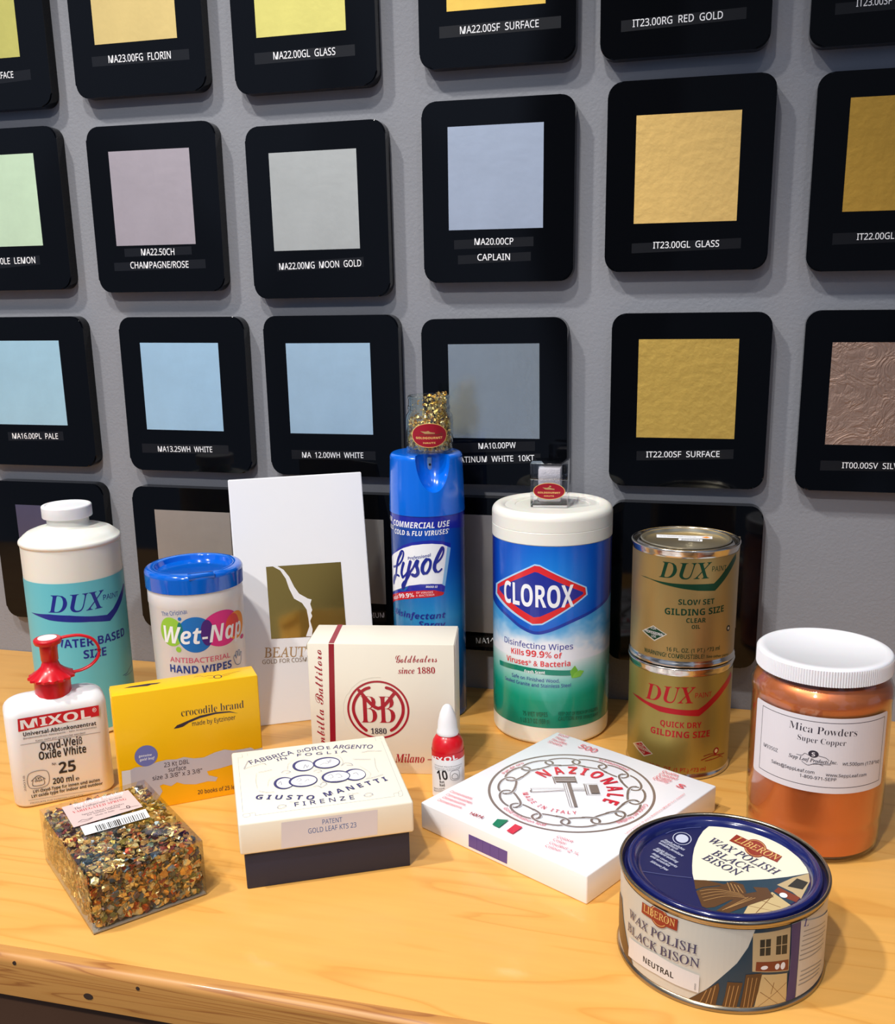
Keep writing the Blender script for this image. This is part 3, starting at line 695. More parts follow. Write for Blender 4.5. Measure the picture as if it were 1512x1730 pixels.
  ('T','EYE IRRITANT','sb','dgreen2',22.56,23.96,48.58,21.71,3.03),
 ],
 'pinu':[
  ('T','DUX','bi','pgreen',-20.2,170.6,21.64,171.4,12.89),
  ('T','PAINT','sans','pgreen',21.64,176.6,35.86,175.84,4.09),
  ('P','pgreen',[(-40.09,167.89),(-33.42,168.2),(-23.64,167.4),(-10.25,166.89),(1.85,166.92),(12.76,166.91),(23.99,166.7),(28.96,170.67),(35.25,176.71),(43.37,183.24),(49.67,186.91),(50.65,182.59),(42.49,175.36),(34.09,167.96),(25.33,160.66),(10.51,161.75),(-4.01,163.53),(-16.61,165.27),(-28.24,167.26)]),
  ('T','SLOW SET','sb','pgreen',-3.74,150.07,25.2,150.14,4.37),
  ('T','GILDING SIZE','sb','pgreen',-14.13,141.07,35.42,142.14,5.29),
  ('T','CLEAR','sb','pgreen',2.86,135.45,18.47,135.46,3.76),
  ('T','OIL','sb','pgreen',7.31,130.47,14.02,130.56,3.13),
  ('P','pwhite',[(-35.5,122.39),(-23.66,129.82),(-11.45,124.47),(-22.13,116.92)]),
  ('P','pgreen',[(-33.6,122.8),(-23.62,128.9),(-12.86,124.39),(-22.17,117.97)]),
  ('T','FOR','sans','white',-25.63,126.06,-20.91,126.59,1.98),
  ('T','PROFESSIONAL','sb','white',-32.13,122.67,-14.22,122.32,2.3),
  ('T','USE','sans','white',-25.08,119.69,-20.67,120.03,2.0),
  ('E','ink',42.87,126.48,2.45,2.44),
  ('E','pwhite',42.77,126.48,1.22,1.22),
  ('T','16 FL. OZ. (1 PT.) 473 ml','sans','pgreen',-11.72,110.71,32.81,110.72,3.29),
  ('T','WARNING! COMBUSTIBLE!','sans','pgreen',-31.93,105.55,18.58,105.56,3.44),
  ('T','See other panel','sans','pgreen',20.2,105.8,44.85,103.01,2.0),
 ],
 'pinl':[
  ('T','DUX','bi','pred',-29.06,66.09,13.36,67.84,13.76),
  ('T','PAINT','sans','pred',12.52,72.2,27.06,72.04,4.08),
  ('P','pred',[(-48.1,64.37),(-37.53,65.15),(-27.3,63.74),(-15.5,62.76),(-0.15,61.97),(8.53,61.75),(15.57,62.01),(21.51,65.86),(28.66,71.47),(38.96,78.58),(52.81,86.62),(56.18,82.05),(50.95,78.36),(41.56,73.78),(29.03,65.29),(16.5,56.22),(0.02,57.36),(-15.32,58.01),(-28.86,61.18)]),
  ('T','QUICK DRY','sb','pred',-14.49,46.09,19.0,46.13,4.92),
  ('T','GILDING SIZE','sb','pred',-22.85,37.8,27.02,37.32,5.49),
  ('P','pwhite',[(-43.69,20.41),(-31.84,26.64),(-19.8,19.38),(-28.67,14.21)]),
  ('P','pred',[(-41.09,21.24),(-32.17,25.66),(-21.26,19.23),(-28.38,15.45)]),
  ('T','PROFESSIONAL','sb','pwhite',-40.03,19.54,-22.77,19.61,2.29),
  ('T','FOR','sans','pwhite',-34.51,22.08,-29.0,22.31,1.82),
  ('T','USE','sans','pwhite',-32.35,16.81,-27.76,16.81,1.84),
  ('E','dred',35.01,22.52,3.07,2.85),
  ('E','pwhite',34.92,22.52,1.72,1.71),
  ('S','dred',0.64,[(20.4,17.18),(25.44,18.45),(31.87,19.12),(47.36,16.29)]),
  ('S','dred',0.51,[(22.38,20.38),(30.06,20.96),(39.72,16.86),(44.8,13.7)]),
  ('S','dred',0.51,[(24.08,15.91),(35.72,15.98),(42.06,16.08)]),
  ('T','16 FL. OZ. (1 PT.) 473 ml','sans','pred',-22.78,7.45,24.53,7.28,3.5),
  ('T','See other panel','sans','pred',18.35,1.75,46.44,-1.85,2.13),
 ],
 'jar':[
  ('P','label',[(-50.19,49.01),(55.41,49.01),(55.41,107.96),(-50.19,107.96)]),
  ('T','Mica Powders','serif','ink2',-19.49,99.18,25.62,97.5,5.23),
  ('T','Super Copper','serif','ink2',-13.18,92.05,18.44,90.96,3.95),
  ('T','M9350Z','sans','ink2',-39.52,77.86,-26.66,78.07,2.67),
  ('O','ink2',0.92,-2.02,83.58,2.68,1.97),
  ('E','ink2',-2.02,83.58,3.35,2.63),
  ('T','S','sb','label',-3.06,81.84,-0.84,82.0,2.87),
  ('T','Sepp Leaf Products,Inc.','bi','ink2',-18.35,77.84,13.75,77.42,2.67),
  ('S','ink2',0.31,[(-12.97,81.19),(-9.42,81.3),(-7.56,83.17),(-5.03,82.25)]),
  ('S','ink2',0.31,[(1.23,82.75),(4.15,82.23),(6.12,81.66),(8.17,79.94)]),
  ('S','ink2',0.31,[(-9.13,76.9),(-5.04,75.0),(-0.31,76.97),(4.58,75.95)]),
  ('S','ink2',0.31,[(-3.15,75.93),(2.6,76.83),(9.36,76.92)]),
  ('T','wt.500gm (17.64oz)','sans','ink2',17.0,76.86,48.03,73.86,2.45),
  ('T','Sales@SeppLeaf.com','sans','ink2',-31.1,68.96,-0.55,69.11,2.29),
  ('T','www.SeppLeaf.com','sans','ink2',6.74,68.59,35.8,66.93,2.22),
  ('T','1-800-971-SEPP','sans','ink2',-9.87,65.36,13.87,65.06,2.24),
 ],
 'wax':[
  ('P','wteal',[(19.04,55.16),(15.81,42.47),(10.31,32.24),(3.03,23.33),(-5.15,13.24),(-14.53,2.48),(0.55,2.77),(13.56,3.15),(27.26,2.48),(41.78,1.87),(41.92,34.33),(41.03,54.25),(29.56,54.79)]),
  ('P','wbeige',[(17.96,50.93),(40.5,51.4),(41.33,23.78),(18.88,27.04)]),
  ('P','wdark',[(22.21,46.7),(28.39,46.69),(28.69,36.39),(22.54,36.63)]),
  ('P','wdark',[(31.7,47.64),(38.66,47.38),(39.09,35.15),(32.01,36.11)]),
  ('S','wbeige',0.53,[(25.21,46.71),(25.48,36.63)]),
  ('S','wbeige',0.53,[(34.99,47.56),(35.35,35.79)]),
  ('S','wbeige',0.44,[(22.42,41.67),(28.53,41.65)]),
  ('S','wbeige',0.44,[(31.8,41.9),(38.82,41.3)]),
  ('P','wrust',[(20.77,33.03),(40.5,31.19),(40.83,24.44),(20.65,27.35)]),
  ('E','white',25.61,28.92,2.07,1.23),
  ('E','white',33.36,28.42,1.43,1.86),
  ('E','white',36.99,28.07,1.5,2.29),
  ('P','wfloor',[(24.46,24.78),(40.09,22.61),(41.19,2.06),(21.17,2.96)]),
  ('S','wbrown2',0.35,[(25.99,22.55),(41.1,3.14)]),
  ('S','wbrown2',0.36,[(40.03,16.45),(23.39,4.32)]),
  ('S','wbrown2',0.36,[(30.54,11.55),(32.04,18.46)]),
  ('S','wbrown2',0.36,[(24.22,13.54),(35.23,2.21)]),
  ('P','wbrown',[(-14.53,2.48),(-5.15,13.24),(1.09,18.91),(1.69,15.41),(0.12,2.69)]),
  ('P','wbrown',[(5.76,20.12),(13.97,20.17),(12.66,11.92),(11.38,3.06),(3.57,2.98),(4.9,11.26)]),
  ('P','wbrown',[(15.45,25.29),(24.39,25.81),(22.83,13.68),(20.26,3.02),(13.13,3.14),(14.63,16.08)]),
  ('S','wtan',0.45,[(-5.12,12.62),(-8.21,2.71)]),
  ('S','wtan',0.45,[(-2.59,14.57),(-5.12,2.84)]),
  ('S','wtan',0.44,[(-0.52,16.55),(-2.5,2.86)]),
  ('S','wtan',0.44,[(7.17,17.71),(5.28,3.54)]),
  ('S','wtan',0.44,[(9.32,17.9),(7.44,3.48)]),
  ('S','wtan',0.44,[(11.73,18.05),(9.61,3.47)]),
  ('S','wtan',0.44,[(16.88,23.23),(15.24,4.73)]),
  ('S','wtan',0.44,[(19.1,23.16),(17.49,4.18)]),
  ('S','wtan',0.44,[(21.54,23.01),(19.29,4.11)]),
  ('P','wbrown',[(-88.27,35.36),(-75.37,37.0),(-70.32,26.11),(-62.64,14.86),(-54.89,2.6),(-64.24,2.77),(-76.73,8.5),(-88.26,16.35)]),
  ('P','wpurple',[(40.78,54.62),(47.56,54.42),(47.41,32.49),(47.24,2.21),(40.59,2.57),(41.86,28.23)]),
  ('P','wpaper',[(47.56,54.42),(88.2,41.22),(88.13,21.73),(88.13,-7.02),(63.16,-0.21),(47.73,2.33),(47.67,32.4)]),
  ('T','L','serif','navy',49.63,48.75,54.1,47.72,6.09),
  ('S','wgrey',0.62,[(50.62,45.55),(58.82,44.17),(76.4,39.75)]),
  ('S','wgrey',0.62,[(50.25,42.65),(58.7,41.26),(77.43,36.34)]),
  ('S','wgrey',0.62,[(49.89,39.73),(58.59,38.34),(78.57,32.83)]),
  ('S','wgrey',0.62,[(49.53,36.81),(58.48,35.41),(74.34,32.47)]),
  ('S','wgrey',0.62,[(49.17,33.88),(58.36,32.48),(75.2,29.14)]),
  ('S','wgrey',0.63,[(48.82,30.95),(58.25,29.54),(76.13,25.75)]),
  ('S','wgrey',0.63,[(48.47,28.0),(58.14,26.59),(72.54,25.0)]),
  ('S','wgrey',0.54,[(50.57,19.96),(60.49,18.8),(74.56,15.25)]),
  ('S','wgrey',0.54,[(50.18,17.22),(60.16,16.14),(73.16,13.43)]),
  ('S','wgrey',0.54,[(49.79,14.46),(59.83,13.47),(71.88,11.53)]),
  ('S','wgrey',0.54,[(49.41,11.7),(59.5,10.8),(70.69,9.57)]),
  ('P','plaque',[(-47.74,51.16),(-22.73,52.13),(-23.1,44.77),(-48.14,44.25)]),
  ('E','plaque',-34.99,48.53,6.42,6.64),
  ('O','gold1',0.37,-34.91,48.54,5.53,5.64),
  ('P','plaque',[(-47.74,51.16),(-22.73,52.13),(-23.1,44.77),(-48.14,44.25)]),
  ('T','LIBERON','sl','gold1',-46.51,46.22,-24.16,46.78,4.48),
  ('T','WAX POLISH','sl','wnavy',-60.5,33.78,-11.1,34.38,5.57),
  ('T','BLACK BISON','sl','wnavy',-62.09,24.14,-9.23,26.14,5.55),
  ('P','wsticker',[(-59.71,20.61),(-48.57,22.32),(-35.68,23.93),(-22.97,22.8),(-9.2,21.32),(-9.24,10.02),(-22.46,10.49),(-35.14,11.03),(-47.98,9.82),(-60.41,7.61)]),
  ('T','NEUTRAL','sb','ink',-45.29,13.54,-23.88,13.74,3.76),
  ('T','0950','sans','ink',-10.82,11.29,-10.82,15.45,0.89),
 ],
 'wlt':[
  ('P','wcream',[(-8.88,50.69),(-12.24,42.15),(-15.0,32.28),(-17.12,19.84),(-17.8,10.03),(-17.85,-1.21),(-17.39,-10.19),(-16.37,-16.69),(-9.24,-15.93),(1.69,-13.93),(14.43,-10.12),(25.38,-6.37),(37.33,-1.15),(50.2,5.72),(49.5,12.42),(46.52,22.87),(40.2,34.9),(31.08,44.81),(20.52,50.64),(8.65,52.77),(-0.35,52.63)]),
  ('P','wteal',[(-16.37,-16.69),(-9.24,-15.93),(1.69,-13.93),(14.43,-10.12),(25.38,-6.37),(37.33,-1.15),(50.2,5.72),(50.02,-1.74),(47.18,-14.4),(40.34,-25.93),(31.19,-36.11),(18.93,-43.69),(10.31,-46.48),(1.71,-47.38),(-5.23,-46.47),(-10.94,-43.81),(-13.88,-31.87)]),
  ('P','wbeige',[(30.56,-11.43),(40.02,-1.42),(50.17,5.36),(49.71,-3.56),(43.52,-23.56),(38.67,-17.21)]),
  ('P','wdark',[(36.32,-11.82),(42.24,-1.78),(48.29,-4.75),(44.62,-13.31)]),
  ('P','wrust',[(28.47,-18.73),(31.34,-13.82),(42.74,-22.09),(40.26,-27.25),(36.05,-25.29)]),
  ('E','white',33.61,-21.71,2.21,2.52),
  ('P','wfloor',[(27.55,-19.78),(37.44,-31.46),(31.18,-36.43),(18.93,-43.69),(11.18,-45.81),(13.92,-36.92)]),
  ('S','wbrown2',0.45,[(13.92,-36.92),(29.29,-40.5)]),
  ('S','wbrown2',0.46,[(19.33,-29.16),(31.27,-34.5)]),
  ('S','wbrown2',0.46,[(28.34,-22.11),(18.09,-43.1)]),
  ('P','wbrown',[(-14.86,-28.74),(-10.9,-24.43),(-1.91,-20.65),(10.63,-22.85),(14.12,-26.23),(3.46,-34.47),(-4.4,-42.77),(-8.74,-44.58),(-11.21,-43.55)]),
  ('P','wbrown',[(-16.36,-17.04),(-9.24,-15.93),(1.69,-18.09),(-10.91,-23.58),(-15.17,-27.12)]),
  ('P','wbrown',[(5.32,-13.79),(11.62,-15.8),(13.28,-23.92),(10.61,-24.54),(-1.92,-20.3)]),
  ('P','wbrown',[(10.58,-26.22),(21.34,-20.38),(27.32,-25.66),(13.92,-36.92),(3.43,-46.51),(-3.49,-46.07)]),
  ('P','wbrown',[(16.98,-17.14),(25.03,-16.13),(28.2,-25.46),(19.51,-22.48)]),
  ('S','wtan',0.46,[(-12.62,-28.22),(-3.69,-24.47),(9.71,-25.58)]),
  ('S','wtan',0.46,[(-11.83,-31.4),(-1.88,-26.42),(10.75,-26.84)]),
  ('S','wtan',0.46,[(-11.05,-34.54),(-0.08,-28.35),(11.79,-28.1)]),
  ('S','wtan',0.46,[(-10.28,-37.66),(1.7,-30.27),(12.83,-29.35)]),
  ('S','wtan',0.47,[(2.6,-15.81),(4.38,-24.3)]),
  ('S','wtan',0.47,[(4.59,-16.39),(6.69,-24.43)]),
  ('S','wtan',0.47,[(6.57,-16.97),(9.01,-24.57)]),
  ('S','wtan',0.47,[(8.54,-17.55),(11.31,-24.71)]),
  ('S','wtan',0.45,[(-0.03,-44.94),(14.07,-28.73)]),
  ('S','wtan',0.45,[(1.88,-43.23),(16.01,-28.61)]),
  ('S','wtan',0.45,[(3.79,-41.51),(17.94,-28.49)]),
  ('E','plaque',19.43,27.39,6.72,10.78),
  ('O','gold1',0.4,19.43,27.35,5.95,9.41),
  ('P','plaque',[(8.35,41.68),(34.98,21.17),(31.65,13.48),(3.81,32.94)]),
  ('T','LIBERON','sl','gold1',6.34,33.72,30.99,15.56,6.75),
  ('T','WAX POLISH','sl','wnavy',-9.73,29.45,29.65,-1.15,6.8),
  ('T','BLACK','sl','wnavy',-7.28,14.35,15.05,-1.29,6.79),
  ('T','BISON','sl','wnavy',-12.69,7.79,8.1,-7.35,6.61),
  ('O','wlav',0.51,-24.96,28.88,5.59,7.61),
  ('E','wlav',-24.96,28.83,3.92,5.21),
  ('S','wlav2',0.48,[(-45.98,-14.97),(-31.4,-15.74),(-17.69,-15.59)]),
  ('T','Feeds,polishes','sbi','wlav',-36.22,24.01,-23.53,14.29,2.36),
  ('T','and protects','sbi','wlav',-38.12,22.57,-27.59,14.13,2.32),
  ('T','wooden furniture','sbi','wlav',-39.14,19.75,-24.21,7.04,2.26),
  ('T','Highly lustrous','sbi','wlav',-40.46,12.55,-28.55,3.4,2.28),
  ('T','and hard wearing','sbi','wlav',-42.01,10.84,-26.93,-1.08,2.25),
  ('T','Helps cover marks','sbi','wlav',-42.37,5.93,-27.15,-6.65,2.19),
  ('T','and scratches','sbi','wlav',-43.22,2.69,-31.4,-6.53,2.21),
  ('T','Silicone free','sbi','wlav',-42.82,-3.24,-32.28,-11.46,2.18),
  ('S','wlav2',0.51,[(-35.1,32.81),(-30.14,38.08),(-22.28,42.58),(-13.82,45.76)]),
 ],
 'red':[
  ('P','white',[(-19.73,31.01),(-8.01,34.61),(-1.09,35.27),(6.25,34.97),(13.62,34.06),(14.73,5.23),(5.77,6.77),(-1.57,7.16),(-8.7,6.24),(-19.72,2.89)]),
  ('P','mred',[(-19.74,36.95),(-7.88,40.33),(-0.99,40.94),(6.35,40.81),(13.08,40.0),(13.62,34.06),(6.25,34.97),(-1.09,35.27),(-8.01,34.61),(-19.73,31.01)]),
  ('T','MIXOL','sb','white',-19.71,32.18,7.88,36.54,3.97),
  ('T','Universal-Abtönkonzentrat','sans','grey',-12.61,29.94,12.18,30.23,1.28),
  ('T','Universal tinting paste','sans','grey',-12.68,28.06,11.56,28.63,1.1),
  ('T','Colorant universel','sans','grey',-11.83,26.73,9.96,27.39,1.1),
  ('T','10','sb','ink',-9.06,18.61,-0.16,19.99,7.84),
  ('S','grey',0.34,[(1.98,26.33),(8.55,26.39),(8.86,19.26),(2.21,19.66),(1.98,26.33)]),
  ('S','ink',0.34,[(2.78,23.11),(4.94,24.59),(7.63,22.43),(7.58,19.85),(3.26,20.45),(2.96,23.08)]),
  ('T','Rot','sb','ink',-7.01,16.03,-3.13,16.72,2.19),
  ('T','Red','sb','ink',-7.07,13.22,-2.83,13.96,2.2),
  ('T','Rouge','sans','grey',-13.44,8.75,-2.87,11.73,1.61),
  ('T','Rosso','sans','grey',-13.52,6.64,-3.78,9.58,1.61),
 ],
}
STRIPS={
 'FACE':[('P','tape',[(-419.27,600.81),(-367.37,603.16),(-368.01,593.97),(-420.63,591.77)]),('T','SURFACE','sans','white',-413.01,596.98,-386.52,596.82,5.84)],
 'FLORIN':[('P','tape',[(-299.88,609.59),(-198.71,609.63),(-198.94,600.62),(-299.71,601.02)]),('T','MA23.00FG  FLORIN','sans','white',-282.25,603.23,-217.48,602.77,6.31)],
 'GL':[('P','tape',[(-133.74,601.83),(-38.03,602.32),(-37.9,593.22),(-134.13,592.28)]),('T','MA22.00GL  GLASS','sans','white',-115.68,595.41,-56.34,595.11,6.07)],
 'CH':[('P','tape',[(-283.7,435.48),(-211.04,436.2),(-211.7,428.61),(-283.62,427.73)]),('P','tape',[(-296.34,422.3),(-197.27,423.96),(-197.39,415.57),(-296.29,414.48)]),('T','MA22.50CH','sans','white',-265.46,428.86,-229.58,428.52,6.14),('T','CHAMPAGNE/ROSE','sans','white',-278.44,416.72,-215.4,416.45,6.17)],
 'MOON':[('P','tape',[(-123.62,418.55),(-36.74,422.03),(-37.08,413.24),(-123.54,411.04)]),('T','MA22.00MG  MOON  GOLD','sans','white',-121.2,412.5,-39.21,413.78,5.93)],
 'LEMON':[('P','tape',[(-445.05,429.57),(-379.91,431.54),(-380.75,422.81),(-446.67,418.82)]),('T','00LE  LEMON','sans','white',-430.29,423.87,-385.32,424.24,6.12)],
 'SF':[('P','tape',[(39.67,610.96),(144.82,611.84),(145.19,602.62),(39.78,601.72)]),('T','MA22.00SF  SURFACE','sans','white',58.06,604.02,126.43,604.72,5.83)],
 'RG':[('P','tape',[(194.91,604.69),(294.18,606.93),(294.64,598.34),(195.12,596.08)]),('T','IT23.00RG  RED  GOLD','sans','white',204.36,599.11,276.33,599.92,5.61)],
 'IT23SF':[('P','tape',[(362.3,604.55),(449.14,605.81),(449.91,597.83),(363.38,596.32)]),('T','IT23.00SF  SURFACE','sans','white',377.71,601.06,431.85,601.27,5.33)],
 'CAP':[('P','tape',[(50.16,434.47),(122.04,435.85),(122.65,427.83),(51.25,426.55)]),('P','tape',[(53.59,421.12),(119.75,422.91),(120.36,415.39),(54.08,413.46)]),('T','MA20.00CP','sans','white',69.09,430.04,104.47,429.68,5.57),('T','CAPLAIN','sans','white',71.66,416.47,101.5,416.37,5.61)],
 'ITGL':[('P','tape',[(209.04,427.51),(299.86,429.88),(299.77,421.45),(208.7,419.4)]),('T','IT23.00GL  GLASS','sans','white',226.92,423.01,282.1,423.22,5.35)],
 'IT22GL':[('P','tape',[(372.82,431.22),(465.95,432.83),(466.8,424.05),(373.47,422.19)]),('T','IT22.00GL  GLASS','sans','white',391.67,425.57,442.39,425.97,5.1)],
 'PALE':[('P','tape',[(-441.83,252.52),(-375.15,254.28),(-375.69,244.77),(-442.45,243.45)]),('T','MA16.00PL  PALE','sans','white',-437.08,245.6,-381.73,246.38,5.81)],
 '13':[('P','tape',[(-283.72,243.2),(-187.45,243.8),(-186.63,234.95),(-283.72,233.84)]),('T','MA13.25WH  WHITE','sans','white',-265.69,235.39,-204.64,236.48,5.61)],
 '12':[('P','tape',[(-119.06,240.6),(-31.86,240.93),(-31.61,232.37),(-118.71,231.59)]),('T','MA  12.00WH  WHITE','sans','white',-107.86,233.22,-44.15,234.21,5.41)],
 'p43':[('P','tape',[(-87.3,75.77),(-26.13,79.63),(-26.52,68.03),(-87.87,63.98)]),('T','PALLADIUM','sans','white',-63.89,69.37,-27.82,72.59,5.21)],
 '10':[('P','tape',[(40.51,250.69),(123.97,253.67),(124.33,244.75),(40.35,241.23)]),('P','tape',[(40.3,238.62),(129.47,242.31),(129.52,233.67),(40.14,229.43)]),('T','MA10.00PW','sans','white',70.66,245.81,106.28,247.23,5.46),('T','PLATINUM  WHITE  10KT.','sans','white',45.22,232.19,125.01,235.48,5.5)],
 'SF22':[('P','tape',[(217.92,246.85),(302.29,250.26),(302.72,241.73),(218.16,238.42)]),('T','IT22.00SF  SURFACE','sans','white',226.62,241.44,290.91,243.28,5.25)],
 'IT00':[('P','tape',[(376.38,242.02),(486.63,243.3),(487.4,235.45),(376.99,233.33)]),('T','IT00.00SV  SILVER','sans','white',394.18,235.89,447.16,236.42,5.04)],
 'p44':[('P','tape',[(54.6,59.29),(119.68,62.78),(119.71,51.53),(54.44,47.48)]),('T','MA14.00','sans','white',66.67,51.94,94.22,53.92,5.67)],
}
# ------------------------------------------------------------------ the setting
def wood(name, c0, c1, c2, rough, axis_scale, coat=0.15):
    M = mat(name, (200, 150, 80), rough, coat=coat); n, l = M.node_tree.nodes, M.node_tree.links; b = n['Principled BSDF']
    t = n.new('ShaderNodeTexCoord'); mp = n.new('ShaderNodeMapping'); l.new(t.outputs['Object'], mp.inputs[0]); mp.inputs['Scale'].default_value = axis_scale
    no = n.new('ShaderNodeTexNoise'); no.inputs['Scale'].default_value = 2.2; no.inputs['Detail'].default_value = 3; no.inputs['Distortion'].default_value = 0.4; l.new(mp.outputs[0], no.inputs[0])
    mu = n.new('ShaderNodeMath'); mu.operation = 'MULTIPLY'; mu.inputs[1].default_value = 11; l.new(no.outputs['Fac'], mu.inputs[0])
    fr = n.new('ShaderNodeMath'); fr.operation = 'FRACT'; l.new(mu.outputs[0], fr.inputs[0])
    cr = n.new('ShaderNodeValToRGB'); l.new(fr.outputs[0], cr.inputs[0])
    e = cr.color_ramp.elements; e[0].position = 0; e[0].color = lin(c1) + (1,); e[1].position = 1.0; e[1].color = lin(c1) + (1,)
    x = e.new(0.25); x.color = lin(c0) + (1,); x = e.new(0.8); x.color = lin(c0) + (1,); x = e.new(0.96); x.color = lin(c2) + (1,)
    n2 = n.new('ShaderNodeTexNoise'); n2.inputs['Scale'].default_value = 30; n2.inputs['Detail'].default_value = 6; l.new(mp.outputs[0], n2.inputs[0])
    mx = n.new('ShaderNodeMix'); mx.data_type = 'RGBA'; mx.blend_type = 'MULTIPLY'; mx.inputs[0].default_value = 0.16
    l.new(cr.outputs[0], mx.inputs[6]); l.new(n2.outputs['Color'], mx.inputs[7])
    h = n.new('ShaderNodeHueSaturation'); h.inputs['Value'].default_value = 1.12; l.new(n2.outputs['Fac'], mx.inputs[7])
    l.new(mx.outputs[2], h.inputs['Color']); l.new(h.outputs[0], b.inputs['Base Color'])
    return M
WOOD = wood('honey_varnished_wood', (228, 170, 88), (226, 166, 82), (217, 154, 72), 0.36, (0.55, 5.0, 5.0), 0.12)
WOODE = wood('edge_board_wood', (200, 142, 74), (190, 130, 64), (160, 100, 48), 0.45, (1.2, 14, 22), 0.1)
WALL = mat('grey_wall_paint', (134, 136, 143), 0.75, bump=0.55, bscale=420, var=0.03, vscale=30)
o = obj('wall_back', box(-2.4, 2.4, 0.013, 0.12, -0.9, 2.6), WALL); o['kind'] = 'structure'
o = obj('floor', box(-2.4, 2.4, -3.0, 0.013, -1.0, -0.9), mat('dark_floor', (70, 58, 48), 0.6, var=0.2)); o['kind'] = 'structure'

t = thing('display_counter', 'long honey-coloured varnished wooden counter with a rounded front edge board', 'counter', (0, 0, 0))
obj('countertop', box(-1.5, 1.5, -0.4690, 0.0125, -0.026, 0.0, 0.0008), WOOD, t)
bm = bmesh.new()
prof = [(-0.4692, -0.0002)] + [(-0.4735 + 0.005 * math.cos(math.radians(a)), -0.0052 + 0.005 * math.sin(math.radians(a))) for a in range(90, 181, 15)] + [(-0.4785, -0.0285), (-0.4692, -0.0285)]
va = [bm.verts.new((-1.5, y, z)) for y, z in prof]; vb = [bm.verts.new((1.5, y, z)) for y, z in prof]
for i in range(len(prof)):
    j = (i + 1) % len(prof); bm.faces.new((va[i], va[j], vb[j], vb[i]))
bm.faces.new(va); bm.faces.new(vb)
eb = obj('edge_board', bm, WOODE, t)
for x, z in ((-0.1152, -0.0045), (-0.0305, -0.0078), (0.12, -0.009), (-0.0653, -0.0195)):
    bm = lathe([(0, 0), (0.0013 if z > -.015 else 0.0022, 0), (0.0013 if z > -.015 else 0.0022, 0.0015), (0, 0.0015)], 12)
    for v in bm.verts: v.co = Vector((x + v.co.x * (1 if z > -.015 else 1.5), -0.4787 + v.co.z, z + v.co.y))
    obj('nail_hole', bm, mat('dark_nail', (60, 40, 25), 0.8), eb)
obj('base_panel', box(-1.45, 1.45, -0.462, 0.0, -0.9, -0.026), mat('dark_brown_board', (104, 72, 50), 0.6, var=0.2), t)

# ------------------------------------------------------------------ gilded sample panels on the wall
GLASS = mat('black_glass', (4, 5, 8), 0.05, spec=0.24)
TAPE = ink('label_tape', 0.3)
def leafmat(name, rgb, rough, bump, crackle=False):
    M = mat(name, rgb, rough, .78); n, l = M.node_tree.nodes, M.node_tree.links; b = n['Principled BSDF']
    t = n.new('ShaderNodeTexCoord'); no = n.new('ShaderNodeTexNoise'); l.new(t.outputs['Object'], no.inputs[0])
    no.inputs['Scale'].default_value = 26; no.inputs['Detail'].default_value = 6; no.inputs['Roughness'].default_value = 0.6
    c = lin(rgb)
    mx = n.new('ShaderNodeMix'); mx.data_type = 'RGBA'; mx.inputs[6].default_value = tuple(x * .86 for x in c) + (1,); mx.inputs[7].default_value = tuple(min(1, x * 1.1) for x in c) + (1,)
    l.new(no.outputs['Fac'], mx.inputs[0]); l.new(mx.outputs[2], b.inputs['Base Color'])
    n2 = n.new('ShaderNodeTexNoise'); l.new(t.outputs['Object'], n2.inputs[0]); n2.inputs['Scale'].default_value = 120 if not crackle else 45; n2.inputs['Detail'].default_value = 5
    n2.inputs['Distortion'].default_value = 0.0 if not crackle else 2.0
    h = n2.outputs['Fac']
    if crackle:
        ab = n.new('ShaderNodeMath'); ab.operation = 'PINGPONG'; ab.inputs[1].default_value = 0.12; l.new(h, ab.inputs[0]); h = ab.outputs[0]
    bp = n.new('ShaderNodeBump'); bp.inputs['Strength'].default_value = bump; bp.inputs['Distance'].default_value = 0.001 if not crackle else 0.004
    l.new(h, bp.inputs['Height']); l.new(bp.outputs[0], b.inputs['Normal'])
    return M
